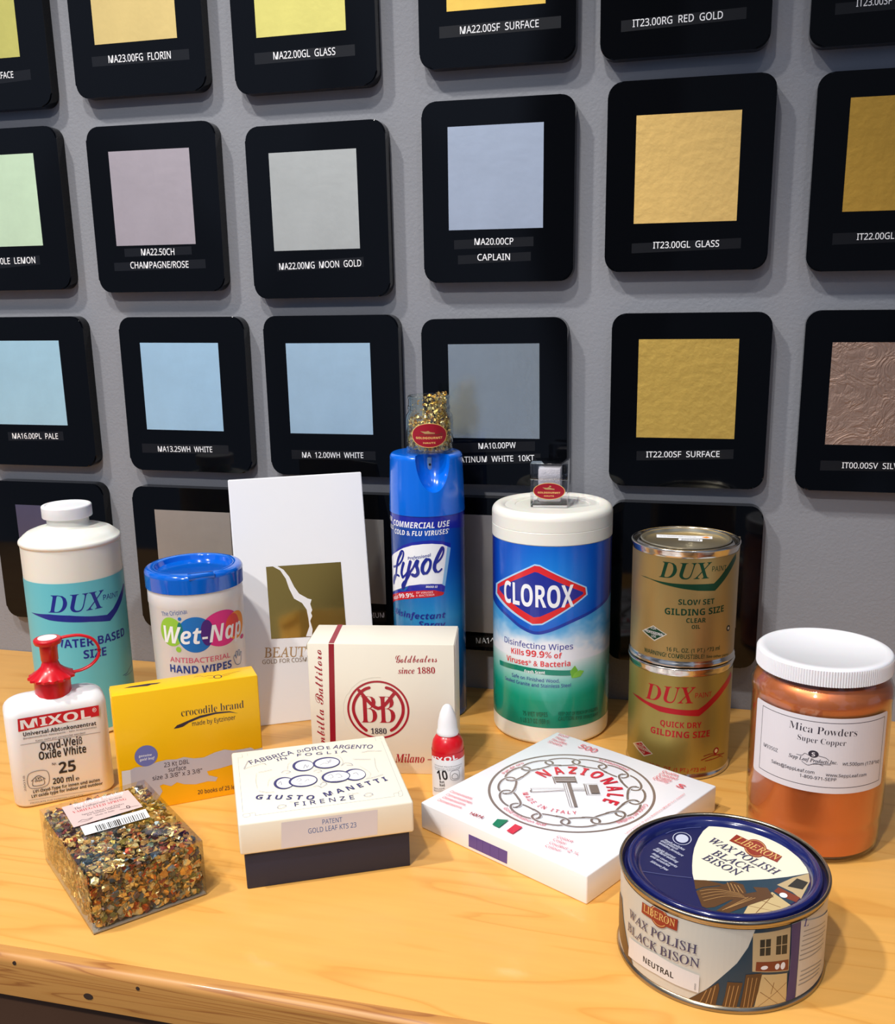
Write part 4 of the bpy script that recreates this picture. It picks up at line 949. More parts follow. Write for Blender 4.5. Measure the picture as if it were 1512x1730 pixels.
# key: left, bottom, leaf centre x, leaf centre z, leaf rgb, roughness, crinkle, rotation, label
W_, H_ = 0.1365, 0.154
PANELS = {
 'FACE': (-0.4834, .5689, -.4196, .6582, (206, 200, 116), .42, 0, 0, 'black glass panel at the top left corner, yellow gold leaf, strip ending FACE'),
 'FLORIN': (-.3199, .5738, -.2523, .6630, (216, 194, 132), .42, 0, .004, 'black glass panel, warm yellow leaf cut by the picture top, strip MA23.00FG FLORIN'),
 'GL': (-.1547, .5681, -.0882, .6577, (210, 203, 122), .42, 0, .008, 'black glass panel, lemon gold leaf cut by the picture top, strip MA22.00GL GLASS'),
 'SF': (.0213, .5778, .0893, .6657, (230, 196, 98), .42, 0, 0, 'black glass panel, bright gold leaf cut by the picture top, strip MA22.00SF SURFACE'),
 'RG': (.1778, .5754, .246, .668, (226, 170, 80), .42, 0, .01, 'black glass panel above the gold leaf, only its strip IT23.00RG RED GOLD shows'),
 'IT23SF': (.3441, .5736, .4125, .666, (220, 172, 84), .42, 0, 0, 'black glass panel in the top right corner, strip beginning IT23.00SF'),
 'LEMON': (-.4832, .398, -.417, .4844, (214, 236, 205), .42, 0, 0, 'black glass panel at the left edge, pale green-white leaf, strip ending LE LEMON'),
 'CH': (-.3149, .394, -.2488, .4816, (178, 170, 178), .42, 0, -.0053, 'black glass panel with greyish pink leaf and two strips, CHAMPAGNE/ROSE'),
 'MOON': (-.1483, .3861, -.0825, .473, (178, 182, 182), .42, 0, .0056, 'black glass panel with pale warm grey leaf, strip MA22.00MG MOON GOLD'),
 'CAP': (.0216, .3975, .0883, .4865, (162, 174, 194), .42, 0, -.0045, 'black glass panel with silvery leaf and two strips, MA20.00CP CAPLAIN'),
 'ITGL': (.1855, .404, .2526, .4872, (224, 190, 118), .44, 0.4, -.0012, 'black glass panel with rich yellow gold leaf, strip IT23.00GL GLASS'),
 'IT22GL': (.3530, .401, .4215, .4914, (196, 156, 68), .44, 0.5, -.004, 'black glass panel cut by the right edge, brownish gold leaf, strip IT22.00GL'),
 'PALE': (-.4755, .2175, -.4113, .3042, (188, 228, 246), .4, 0, 0, 'black glass panel at the left edge, pale leaf with a blue reflection in its colour, strip MA16.00PL PALE'),  # blue tint in the metal colour stands in for the room's reflection
 '13': (-.2987, .2158, -.2333, .3014, (182, 218, 242), .4, 0, -.009, 'black glass panel with silvery leaf with a light blue reflection in its colour, strip MA13.25WH WHITE'),  # reflected blue of the room is put into this leaf colour
 '12': (-.1415, .2158, -.076, .3006, (176, 206, 228), .4, 0, .0026, 'black glass panel with silvery leaf with a blue reflection in its colour above the white gift bag, MA 12.00WH WHITE'),  # leaf colour carries the blue room reflection too
 '10': (.0176, .2118, .0859, .2994, (190, 200, 204), .24, 0, .0122, 'black glass panel with dull mirror-like grey leaf behind the small flake jar'),
 'SF22': (.1932, .2148, .2599, .3029, (200, 168, 86), .42, 0.9, .0012, 'black glass panel with crinkled dark gold leaf, strip IT22.00SF SURFACE'),
 'IT00': (.3561, .2155, .4215, .2996, (164, 138, 124), .38, 2, -.004, 'black glass panel cut by the right edge, wrinkled coppery silver leaf'),
 'p41': (-.4718, .0456, -.4013, .1305, (104, 104, 136), .3, 0, 0, 'black glass panel in the bottom row behind the teal labelled bottle, dark lavender leaf'),
 'p42': (-.3015, .0444, -.2337, .131, (176, 170, 166), .4, 0, -.006, 'black glass panel in the bottom row behind the blue lidded wipes tub, grey leaf'),
 'p43': (-.1365, .0442, -.0685, .130, (170, 168, 166), .3, 0, 0, 'black glass panel in the bottom row behind the white gift bag'),
 'p44': (.0165, .0448, .085, .1228, (176, 172, 172), .3, 0, 0, 'black glass panel in the bottom row between spray can and tall canister'),
 'p45': (.1953, .0454, .2700, .128, (150, 140, 120), .35, 0, 0, 'black glass panel in the bottom row behind the two stacked gold cans'),
}
pnl = rrect(W_, H_, 0.0125, 8)
for key, (L, B, lx, lz, rgb, ro, cr, rot, lab) in PANELS.items():
    cx, cz = L + W_ / 2, B + H_ / 2
    t = thing('sample_panel', lab, 'sample panel', (cx, 0.0128, cz), 0, 'gilded sample panels on the grey wall')
    t.rotation_euler = (0, rot * -0.6, 0)
    bm = prism(pnl, 0, 0.0126)
    ed = [e for e in bm.edges if all(abs(v.co.z - 0.0126) < 1e-6 for v in e.verts)]
    bmesh.ops.bevel(bm, geom=ed, offset=0.0012, segments=2, affect='EDGES')
    for v in bm.verts: v.co = Vector((v.co.x, -v.co.z, v.co.y))
    obj('glass_plate', bm, GLASS, t)
    lw, lh = (0.0855, 0.0868) if key != 'p44' else (0.086, 0.1185)
    bm = box(-lw / 2, lw / 2, -0.0003, 0, -lh / 2, lh / 2)
    q = obj('leaf_square', bm, leafmat('leaf_' + key.lower(), rgb, ro + (.2 if ro > .35 else -.03 if key == '10' else .08), {0: .12, .4: .45, .5: .5, .9: .75, 2: .8}[cr], cr == 2), t, 0, (lx - cx, -0.01262, lz - cz))
    if key in STRIPS:
        S = STRIPS[key]
        for i, s in enumerate([s for s in S if s[0] == 'P']):
            w = [x for x in S if x[0] == 'T'][i]
            p = Print(); p.h = 0.05
            us = [a for a, b in s[2]]; vs = [b for a, b in s[2]]
            u0, u1 = max(min(us), L * 1000 + 3), min(max(us), (L + W_) * 1000 - 3)
            q_ = s[2]
            f = lambda u: (u - q_[0][0]) / (q_[1][0] - q_[0][0])
            p.poly('tape', [(u0, q_[3][1] + (q_[2][1] - q_[3][1]) * f(u0)), (u1, q_[3][1] + (q_[2][1] - q_[3][1]) * f(u1)), (u1, q_[0][1] + (q_[1][1] - q_[0][1]) * f(u1)), (u0, q_[0][1] + (q_[1][1] - q_[0][1]) * f(u0))])
            p.h += .05
            if key == 'PALE' or w[1] not in ('00LE  LEMON',): pass
            p.text(*w[1:])
            p.on_plane('name_strip', TAPE, t, (-cx, -0.01262, -cz))

# ------------------------------------------------------------------ things on the counter
WHITEP = mat('white_plastic', (236, 236, 238), 0.35, sss=0.15)
MILKY = mat('milky_plastic', (236, 234, 224), 0.3, sss=0.25)
# teal labelled round bottle
t = thing('round_bottle', 'tall white round plastic bottle with teal label and white screw cap', 'bottle', (-.2783, -.1451, 0))
r = .0433
obj('body', lathe([(0, 0.001), (.038, 0.0), (.0405, 0.0006)] + arc(r - .003, .0036, .003, -80, 0, 4) + [(r, .1735)] + arc(r - .0018, .1785, .003, -50, 70, 8) + [(.0405, .1835), (.037, .1862), (.031, .1885), (.0235, .1902)] + arc(.0215, .1935, .0032, 250, 185, 4) + [(.0182, .2), (0, .2)]), MILKY, t)
bm = lathe([(0, .199), (.0215, .199)] + [(.0218, .1996), (.0218, .2085)] + arc(.0202, .2085, .0016, 0, 90, 4) + [(.0185, .2101), (.0178, .2094), (0, .2094)], 120)
obj('cap', bm, WHITEP, t)
p = Print(); p.grid(-r * 1000 * math.pi, r * 1000 * math.pi, 6, 147.2, 3, 30, lambda u, v: PAL['teal'], 0.08); p.h = .14
p.ops(LAB['dux']).on_cyl('label', INKS, t, .0435, -54.7)

# flat oblong bottle with the red spout
ang = math.radians(39.9); ca, sa = math.cos(ang), math.sin(ang)
t = thing('dropper_bottle', 'white flat-sided plastic bottle with red spout cap and looped strap', 'bottle', (-.2322, -.3169, 0), ang)
def rsec(w, d, rr, cx, cy, n=10): return [(cx + x, cy + y) for x, y in rrect(w, d, rr, n)]
bm = bmesh.new(); rings = []
w0, d0 = .0765, .038
for z, ins in ((0, .003), (.0008, .0012), (.003, 0), (.0755, 0)) + tuple((.0755 + .011 * math.sin(math.radians(a)), .012 * (1 - math.cos(math.radians(a)))) for a in (15, 30, 45, 60, 75, 90)) + ((.0878, .0165),):
    w, d = w0 - 2 * ins, d0 - 2 * min(ins * .9, .014)
    rings.append([bm.verts.new((x, y, z)) for x, y in rsec(w, d, min(.011, d / 2 - .0005), w0 / 2 - .0005, d0 / 2)])
for a, b in zip(rings, rings[1:]):
    for i in range(len(a)): bm.faces.new((a[i], a[(i + 1) % len(a)], b[(i + 1) % len(a)], b[i]))
bm.faces.new(rings[0]); bm.faces.new(rings[-1])
obj('body', bm, WHITEP, t, 50)
REDP = mat('red_plastic', (206, 14, 30), 0.3, coat=0.2, sss=0.1)
cx, cy = w0 / 2, d0 / 2
bm = lathe([(0, .0855), (.0138, .0855), (.0138, .0985), (.0145, .0988), (.0172, .0992), (.0172, .1010), (.0155, .1022), (.011, .1052), (.0075, .1085), (.0062, .1120), (.0062, .1135), (0, .1135)], 96, c=(cx, cy))
for v in bm.verts:
    q = Vector((v.co.x - cx, v.co.y - cy))
    if q.length > .0165 and q.length < .0175:
        a = math.atan2(q.y, q.x); k = 1 + .055 * math.cos(a * 16); v.co.x = cx + q.x * k; v.co.y = cy + q.y * k
capo = obj('cap', bm, REDP, t, 40)
bm = lathe([(0, .1130), (.0060, .1130), (.0066, .1138), (.0068, .127), (.0100, .1275), (.0106, .1290)] + arc(.0095, .1305, .0012, -20, 90, 4) + [(.0075, .1318), (0, .1318)], 48, c=(cx, cy))
so = obj('spout_plug', bm, REDP, capo, 40)
obj('white_seal', lathe([(0, .1317), (.0072, .1317), (.0072, .1322), (0, .1322)], 40, c=(cx, cy)), WHITEP, so)
pts = spline([(cx + .008, cy, .1300), (cx + .015, cy, .1308), (cx + .025, cy, .1300), (cx + .0335, cy, .1255), (cx + .0375, cy, .1180), (cx + .0365, cy, .1105), (cx + .031, cy, .1045), (cx + .023, cy, .1012), (cx + .0145, cy, .1005)], 6)
obj('strap', tube(pts, .0012, 10, flat=1.7), REDP, capo, 60)
Print().ops(LAB['mix']).on_plane('label', INK, t, (0, -.0001, 0))

# wipes tub with the blue lid
t = thing('wipes_tub', 'small white wipes canister with translucent blue flip lid and bubbly coloured label', 'canister', (-.1463, -.1623, 0))
tp = lambda z: .0383 + (.0404 - .0383) * z / .15
obj('body', lathe([(0, .002), (.034, .002), (.035, 0), (.0375, .0005), (.0383, .003), (tp(.1355), .1355), (tp(.1365) + .0004, .1362), (tp(.15), .1505), (.036, .1515), (0, .1515)]), mat('white_tub_plastic', (238, 240, 244), 0.32, sss=.15), t)
BLUEL = mat('blue_translucent_plastic', (0, 96, 205), 0.12, coat=.5, sss=.1)
lid = obj('lid', lathe([(0, .1508), (.0402, .1490), (.0416, .1493), (.0418, .1615)] + arc(.0378, .1615, .004, 0, 80, 6) + [(.036, .1660), (.0345, .1657)] + arc(.0335, .1645, .0012, 60, 180, 4) + [(.031, .1615), (.024, .1608), (0, .1606)]), BLUEL, t)
bm = box(-.011, .011, -.0415, -.033, .1615, .1664, .0012)
for v in bm.verts: v.co = Matrix.Rotation(math.radians(-60.8 + 90 + 8), 3, 'Z') @ v.co
obj('lid_tab', bm, BLUEL, lid)
Print().ops(LAB['wet']).on_cyl('label', INK, t, .0398, -60.8, lambda z: tp(z))

# white gift bag
fd = Vector((0.87251, 0.48860, 0)); fn = Vector((-fd.y, fd.x, 0)); LEAN = .22
t = thing('gift_bag', 'tall plain white paper bag with square gold foil panel and face profile', 'bag', (-.110349 + fd.x * -.0135, -.123193 + fd.y * -.0135, 0), math.atan2(fd.y, fd.x))
Hh = .2305; topy = Hh * math.sin(LEAN); topz = Hh * math.cos(LEAN); bw = .1245
bm = bmesh.new()
S = [(0, 0), (topy, topz), (topy + .0022, topz), (.046, .0)]
va = [bm.verts.new((0, y, z)) for y, z in S]; vb = [bm.verts.new((bw, y, z)) for y, z in S]
for i in range(4): bm.faces.new((va[i], va[(i + 1) % 4], vb[(i + 1) % 4], vb[i]))
bm.faces.new(va); bm.faces.new(vb)
bmesh.ops.bevel(bm, geom=bm.edges[:], offset=.0006, segments=2, affect='EDGES')
obj('bag_body', bm, mat('white_paper', (236, 236, 238), .6, bump=.12, bscale=60), t, 30)
Print().ops(LAB['fol']).on_plane('print', [INK, FOIL], t, (0, -.0001, 0), (1, 0, 0), (0, math.sin(LEAN), math.cos(LEAN)))

# yellow carton
t = thing('leaf_carton', 'bright yellow carton with torn-edge grey stripe and lilac round seal', 'box', (-.1457, -.3034, 0), math.radians(35.85))
YEL = mat('yellow_card', (255, 196, 4), .4, coat=.1)
bm = box(0, .1107, 0, .0232, 0, .0986, .0007)
obj('carton', bm, YEL, t)
obj('end_flap', box(.1107, .1112, .0012, .0220, .002, .0972, .0002), YEL, t)
obj('end_flap', box(-.0005, 0, .0012, .0220, .002, .0972, .0002), YEL, t)
Print().ops(LAB['cro']).on_plane('front_print', INKS, t, (0, 0, 0))
Print().ops(LAB['crt'][:1]).on_plane('crocodile_print', INKS, t, (0, 0, .0986), (1, 0, 0), (0, 1, 0))
Print().ops(LAB['crt'][1:]).on_plane('seal_print', INKS, t, (0, 0, .0986), (1, 0, 0), (0, 1, 0))

# cream carton with the red ribbon stripe
t = thing('leaf_carton', 'cream white carton with dark red vertical stripe and round red monogram', 'box', (-.0278, -.2019, 0), math.radians(10))
CRE = mat('cream_card', (236, 228, 210), .45)
obj('carton', box(0, .1203, 0, .0488, 0, .1145, .0006), CRE, t)
bm = bmesh.new()
vs = [bm.verts.new(c) for c in ((0, .001, .1145), (0, .0478, .1145), (-.0028, .046, .106), (-.0034, .003, .1055))]
bm.faces.new(vs); bmesh.ops.solidify(bm, geom=bm.faces[:], thickness=.0004)
obj('side_flap', bm, CRE, t, 0)
obj('end_flap', box(.1203, .1208, .002, .0466, .001, .1135, .0002), CRE, t)
bt = Print(); bt.ops(LAB['bat']).on_plane('front_print', INKS, t, (0, 0, 0))
Print().ops(LAB['bto']).on_plane('top_print', INKS, t, (0, 0, .1145), (1, 0, 0), (0, 1, 0))

# lidded box
t = thing('lidded_box', 'low dark navy box under a cream lid printed with coins', 'box', (-.0074, -.3816, 0), math.atan2(.472, .8815))
obj('box_base', box(.0030, .1160, .0030, .1110, 0, .040, .0008), mat('navy_paper', (34, 40, 66), .55, bump=.1, bscale=300), t)
lid = obj('box_lid', box(0, .1189, 0, .1137, .0275, .051, .0016, 3), mat('ivory_paper', (246, 240, 220), .5), t)
Print().ops(LAB['giu']).on_plane('lid_print', INK, lid, (0, 0, .051), (1, 0, 0), (0, 1, 0))
Print().ops(LAB['gif']).on_plane('front_sticker', INK, lid, (0, 0, 0))

# shrink-wrapped flat box
t = thing('flat_box', 'flat white square box in shrink wrap with a chain ring emblem and crossed mallets', 'box', (.0864, -.2714, 0), math.radians(-28.57))
obj('carton', box(0, .1521, 0, .1679, 0, .0213, .0011, 3), mat('glossy_white_card', (246, 246, 250), .22, coat=.4, bump=.06, bscale=50), t)
p = Print(); cx, cy = 73.5, 88.5
p.ring('brown', 2.0, cx, cy, 62.3, 62.3, 96)
for i in range(14):
    a = math.radians(i * 360 / 14 + 6); c, s = math.cos(a), math.sin(a)
    R0 = 49.0; L2 = 13.9; W2 = 6.5
    pts = []
    for k in range(29):
        q = k / 28 * 2 * math.pi; x = L2 * math.copysign(abs(math.cos(q)) ** .9, math.cos(q)); y = W2 * math.copysign(abs(math.sin(q)) ** .9, math.sin(q))
        aa = a + x / R0; rr_ = R0 + y
        pts.append((cx + rr_ * math.cos(aa), cy + rr_ * math.sin(aa)))
    h0 = p.h
    half = pts[:16]; 
    p.stroke('white', 2.8, pts, False); p.stroke('brown', 1.9, pts, False)
for i in range(14):      # each link passes over its neighbour on one side only
    a = math.radians(i * 360 / 14 + 6); R0 = 49.0
    pts = []
    for k in range(9):
        q = math.radians(-80 + k * 11); x = 13.9 * math.copysign(abs(math.cos(q)) ** .9, math.cos(q)); y = 6.5 * math.copysign(abs(math.sin(q)) ** .9, math.sin(q))
        pts.append((cx + (R0 + y) * math.cos(a + x / R0), cy + (R0 + y) * math.sin(a + x / R0)))
    p.stroke('white', 2.8, pts[1:-1], False); p.stroke('brown', 1.9, pts, False)
p.arctext('N A Z I O N A L E', 'sb', 'fred', cx, cy, 27.5, 173, 3, 12.0)
p.arctext('M A D E   I N   I T A L Y', 'sans', 'fred', cx, cy, 37.5, -132, -47, 4.4)
p.arctext('Gold imitation leaf', 'sans', 'pink2', cx, cy, 59.6, -110, -71, 3.2)
p.arctext('Pan de oro', 'sans', 'pink2', cx, cy, 56.4, 193, 168, 3.2)
p.arctext('Schlagmetall', 'sans', 'pink2', cx, cy, 56.4, 104, 76, 3.2)
p.arctext('Cuivre en feuilles', 'sans', 'pink2', cx, cy, 56.4, 18, -19, 3.2)
p.ops(LAB['naz']).on_plane('top_print', INKG, t, (0, 0, .0213), (1, 0, 0), (0, 1, 0))
Print().ops(LAB['naf']).on_plane('side_print', INKG, t, (0, 0, 0))

# clear box of mixed metal flakes
FRA = math.radians(49.95)
bx, by, bz = .0766, .1115, .0409
t = thing('clear_box', 'clear plastic box packed with mixed coloured metal flakes, pink sticker on top', 'box', (-.0791, -.4483, 0), FRA)
CLR = clear('clear_plastic', (.97, .97, .97), .05, .8)
bm = box(0, bx, 0, by, 0, bz, .0008)
box(.0004, bx - .0004, .0004, by - .0004, .0004, bz - .0004, 0, bm=bm)
obj('shell', bm, CLR, t)
bm = box(.0006, bx - .0006, .0006, by - .0006, .0006, .0014)
obj('base_tray', bm, mat('frosted_plastic', (186, 176, 160), .3), t)
Print().ops(LAB['var']).on_plane('sticker', INK, t, (0, 0, bz), (1, 0, 0), (0, 1, 0))
FLK = ink('metal_flakes', .34, metal=.55)
def flakes(name, spots, cols, lab, cat, loc, rotz, smin, smax, flat=.5, keep=lambda v: v):
    bm = bmesh.new(); cl = bm.loops.layers.float_color.new('Col')
    for (P, N) in spots:
        s = random.uniform(smin, smax); n = random.choice((5, 6, 7))
        N = (Vector(N) + Vector((random.gauss(0, flat), random.gauss(0, flat), random.gauss(0, flat)))).normalized()
        a = N.orthogonal().normalized(); a.rotate(Matrix.Rotation(random.uniform(0, 6.28), 3, N)); b = N.cross(a)
        c = lin(random.choice(cols)) + (1,)
        ce = bm.verts.new(keep(Vector(P) + N * random.uniform(-.25, .25) * s))
        ring = []
        for k in range(n):
            q = 2 * math.pi * k / n; rr_ = s * random.uniform(.55, 1.1)
            ring.append(bm.verts.new(keep(Vector(P) + a * rr_ * math.cos(q) + b * rr_ * math.sin(q) + N * random.uniform(-.3, .3) * s)))
        for k in range(n):
            f = bm.faces.new((ce, ring[k], ring[(k + 1) % n]))
            d = random.uniform(.8, 1.2)
            for lp in f.loops: lp[cl] = tuple(min(1, x * d) for x in c[:3]) + (1,)
    me = bpy.data.meshes.new(name); bm.to_mesh(me); bm.free()
    o = link(name, me, FLK); o.location = loc; o.rotation_euler = (0, 0, rotz)
    return tag(o, lab, cat, kind='stuff')
GOLDS = [(222, 170, 70), (240, 200, 110), (204, 144, 60), (250, 222, 150), (176, 122, 50)]
MIX = [(232, 184, 96), (244, 210, 130), (218, 164, 84), (250, 226, 160), (196, 146, 76)] * 3 + [(204, 170, 110), (190, 150, 110), (168, 168, 130), (198, 96, 44), (176, 66, 40), (214, 120, 50), (96, 112, 88), (122, 128, 72), (84, 100, 104), (110, 84, 76), (136, 60, 56), (160, 140, 60), (150, 160, 160), (90, 70, 80), (60, 80, 96)]
sp_ = []
e = .0016
for _ in range(1500): sp_.append(((random.uniform(.004, bx - .004), random.uniform(.004, by - .004), bz - .0016 - random.random() ** 2 * .005), (0, 0, 1)))
for _ in range(1000): sp_.append(((random.uniform(.004, bx - .004), .0016 + random.random() ** 2 * .005, random.uniform(.004, bz - .003)), (0, -1, 0)))
for _ in range(1300): sp_.append(((.0016 + random.random() ** 2 * .005, random.uniform(.004, by - .004), random.uniform(.004, bz - .003)), (-1, 0, 0)))
for _ in range(500): sp_.append(((bx - .0016 - random.random() ** 2 * .005, random.uniform(.004, by - .004), random.uniform(.004, bz - .003)), (1, 0, 0)))
for _ in range(400): sp_.append(((random.uniform(.004, bx - .004), by - .0016 - random.random() ** 2 * .005, random.uniform(.004, bz - .003)), (0, 1, 0)))
for _ in range(900): sp_.append(((random.uniform(.009, bx - .009), random.uniform(.009, by - .009), random.uniform(.008, bz - .008)), (random.gauss(0, 1), random.gauss(0, 1), random.gauss(0, 1))))
fl = flakes('metal_flakes', sp_, MIX, 'mixed gold, copper and green metal flakes packed inside the clear box', 'metal flakes', (-.0791, -.4483, 0), FRA, .0015, .0038, .45,
    lambda v: Vector((min(max(v.x, .0011), bx - .0011), min(max(v.y, .0011), by - .0011), min(max(v.z, .0019), bz - .0011))))

# spray can
t = thing('spray_can', 'tall blue aerosol can with scooped blue cap standing against the panels', 'spray can', (.033, -.048, 0))
CANB = mat('blue_lacquer', (16, 88, 170), .25, metal=.3, coat=.5)
obj('can_body', lathe([(0, .002), (.031, .002), (.0325, 0), (.0340, .0012), (.0343, .0030), (.0338, .0045), (.0338, .196), (.032, .198), (0, .198)]), CANB, t)
CAPB = mat('bright_blue_plastic', (0, 104, 222), .2, coat=.4)
bm = lathe([(0, .1966), (.0345, .1966), (.0346, .1975), (.0340, .220), (.0330, .2440)] + arc(.0290, .2460, .0040, 0, 85, 6) + [(.024, .2502), (0, .2502)], 96)
cap = obj('cap', bm, CAPB, t, 40)
cb = bmesh.new(); bmesh.ops.create_uvsphere(cb, u_segments=40, v_segments=24, radius=1)
az = math.radians(-63)
for v in cb.verts:
    x, y, z = v.co
    v.co = Vector((.0165 * x, -.0355 + .0215 * y, .2510 + .0330 * z))
for v in cb.verts: v.co = Matrix.Rotation(az + math.pi / 2, 3, 'Z') @ v.co
cut = obj('cutter', cb, CAPB, t)
md = cap.modifiers.new('scoop', 'BOOLEAN'); md.object = cut; md.operation = 'DIFFERENCE'; md.solver = 'EXACT'
bpy.context.view_layer.update()
dg = bpy.context.evaluated_depsgraph_get()
me = bpy.data.meshes.new_from_object(cap.evaluated_get(dg))
cap.modifiers.clear(); cap.data = me
bpy.data.objects.remove(cut)
for f in me.polygons: f.use_smooth = True
me.set_sharp_from_angle(angle=math.radians(38))
bm = box(-.0022, .0022, -.0165, -.0125, .2330, .2470, .0012, 2)
for v in bm.verts: v.co = Matrix.Rotation(az + math.pi / 2, 3, 'Z') @ v.co
nz = obj('nozzle', bm, mat('grey_plastic', (120, 150, 190), .4), cap)
bm = lathe([(0, 0), (.0011, 0), (.0011, .0006), (0, .0006)], 16)
for v in bm.verts: v.co = Matrix.Rotation(az + math.pi / 2, 3, 'Z') @ Vector((v.co.x, -.0168 + v.co.z, .2405 + v.co.y))
obj('nozzle_hole', bm, mat('black_hole', (10, 12, 24), .6), nz)
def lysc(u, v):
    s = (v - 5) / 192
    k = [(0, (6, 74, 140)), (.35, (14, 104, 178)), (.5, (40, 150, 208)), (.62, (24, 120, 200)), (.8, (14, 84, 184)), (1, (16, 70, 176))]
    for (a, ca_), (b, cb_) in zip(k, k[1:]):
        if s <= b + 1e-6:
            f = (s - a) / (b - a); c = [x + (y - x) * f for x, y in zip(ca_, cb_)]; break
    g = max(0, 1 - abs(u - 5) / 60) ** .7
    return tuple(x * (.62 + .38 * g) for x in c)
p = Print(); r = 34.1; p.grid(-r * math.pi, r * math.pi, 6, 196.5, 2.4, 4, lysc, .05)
p.poly('deepblue', [(-105, 187), (105, 187), (105, 196.5), (-105, 196.5)])
p.ops(LAB['lys']); lo = min(o[4] for o in LAB['lys'] if o[0] == 'T' and o[1] == 'COMMERCIAL USE'); l2 = min(o[4] for o in LAB['lys'] if o[0] == 'T' and o[1].startswith('COLD'))
p.text('FOR', 'sbi', 'white', lo - 11, 188.2, lo - 2, 188.2, 4.6); p.text('KILLS', 'sbi', 'white', l2 - 11, 181.4, l2 - 1.6, 181.4, 4.0)
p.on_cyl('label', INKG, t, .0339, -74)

# small glass jar of gold flakes on the spray can
jx, jy, jz = .0378, -.0515, .2504
t = thing('flake_jar', 'small open glass jar of gold flakes with oval red label on top of blue can', 'jar', (jx, jy, jz))
GLS = clear('clear_glass', (.95, .98, .96), .02, 1.8)
obj('glass', lathe([(0, .0012), (.018, .0012), (.0185, 0), (.0200, .0003), (.0212, .0020), (.0213, .0290), (.0205, .0335), (.0186, .0362), (.0182, .0380), (.0190, .0386), (.0190, .0415), (.0182, .0420), (.0182, .0480), (.0188, .0484), (.0188, .0500), (.0178, .0508), (.0170, .0500), (.0168, .0380), (.0178, .0350), (.0198, .0310), (.0200, .0040), (.0180, .0024), (0, .0024)], 64), GLS, t)
p = Print(); p.ell('gold1', 1, 17.4, 17.0, 10.8); p.ell('dred', 1, 17.4, 16.4, 10.3)
p.text('GOLDGOURMET', 'sb', 'gold1', -11.5, 14.3, 13.0, 14.3, 1.9); p.text('HAUTE', 'sb', 'gold1', -4.5, 10.2, 6.5, 10.2, 1.4)
p.stroke('wbrown', .5, [(-8, 18.2), (0, 17.8), (11, 18.2)]); p.ring('wbrown', .4, 12, 18.2, 1, 1)
p.poly('bronze', [(-7, 21.2), (-2, 20.9), (0, 21.6), (2, 20.4), (6, 19.8), (6, 18.9), (-3, 19.0)])
p.on_cyl('label', INKS, t, .0214, -78)
sp_ = []
for _ in range(560):
    a = random.uniform(0, 6.283); z = random.uniform(.0035, .030); rr_ = .0185 - random.random() ** 2 * .004
    sp_.append(((rr_ * math.cos(a), rr_ * math.sin(a), z), (math.cos(a), math.sin(a), .2)))
for _ in range(130): sp_.append(((random.gauss(0, .006), random.gauss(0, .006), random.uniform(.006, .032)), (random.gauss(0, 1), random.gauss(0, 1), 1)))
for _ in range(230):
    a = math.radians(random.gauss(-30, 48)); z = random.uniform(.031, .0535); rr_ = min(.0155, abs(random.gauss(.0135, .003)))
    sp_.append(((rr_ * math.cos(a), rr_ * math.sin(a), z), (math.cos(a), math.sin(a), .4)))
flakes('gold_flakes', sp_, GOLDS[:4] + [(255, 224, 150)], 'crumpled gold flakes heaped inside the small open glass jar', 'gold flakes', (jx, jy, jz), 0, .0010, .0022, .7)

# tall wipes canister
t = thing('wipes_canister', 'tall wipes canister with cream screw lid and blue to green wrap label', 'canister', (.1501, -.0566, 0))
obj('body', lathe([(0, .003), (.045, .003), (.047, .0004), (.0490, 0)] + arc(.0486, .0040, .0040, -80, 0, 5) + [(.0526, .183), (0, .183)]), MILKY, t)
obj('lid', lathe([(0, .181), (.0526, .1815), (.0531, .1822), (.0531, .1922), (.0528, .1926), (.0531, .1930), (.0531, .2025)] + arc(.0466, .2025, .0065, 0, 80, 7) + [(.0452, .2086), (.0425, .2078), (.0415, .2070), (.0330, .2072), (.0325, .2067), (.0, .2067)]), MILKY, t)
WV = [(-200, 126), (-80, 124), (-58, 119.1), (-41.3, 113.8), (-27.5, 107.2), (-14.3, 103.5), (-2.2, 106), (17.4, 114), (38.3, 120.3), (69.4, 128.4), (200, 128)]
def cloc(u, v):
    for (a, x), (b, y) in zip(WV, WV[1:]):
        if u <= b: wb = x + (y - x) * (u - a) / (b - a); break
    mixc = lambda c, d, f: tuple(x + (y - x) * max(0, min(1, f)) for x, y in zip(c, d))
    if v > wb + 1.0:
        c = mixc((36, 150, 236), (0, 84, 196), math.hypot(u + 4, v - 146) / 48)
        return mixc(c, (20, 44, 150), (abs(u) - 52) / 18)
    if v > 80:
        n = noise.noise(Vector((u * .06, v * .1, 3))) * .5 + noise.noise(Vector((u * .2, v * .3, 9))) * .25
        f = (v - 92) / (wb - 92 + 1e-3) + abs(u + 8) / 110 - .25 + n * .6
        f2 = max(0, min(1, f))
        return mixc((236, 238, 244), (74, 160, 220), f2)
    f = (75 - v) / 36 + abs(u + 8) / 90 * .4
    return mixc((234, 238, 240), (0, 146, 116), f) if v > 42 else mixc((0, 146, 116), (0, 128, 104), (42 - v) / 22)
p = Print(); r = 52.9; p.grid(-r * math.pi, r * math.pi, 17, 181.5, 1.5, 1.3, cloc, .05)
p.h = .12
p.stroke('cwave', 2.8, [(u, v + 1.0) for u, v in WV[1:-1]])
p.ops(LAB['clo']).on_cyl('label', INKG, t, .0527, -81.1)

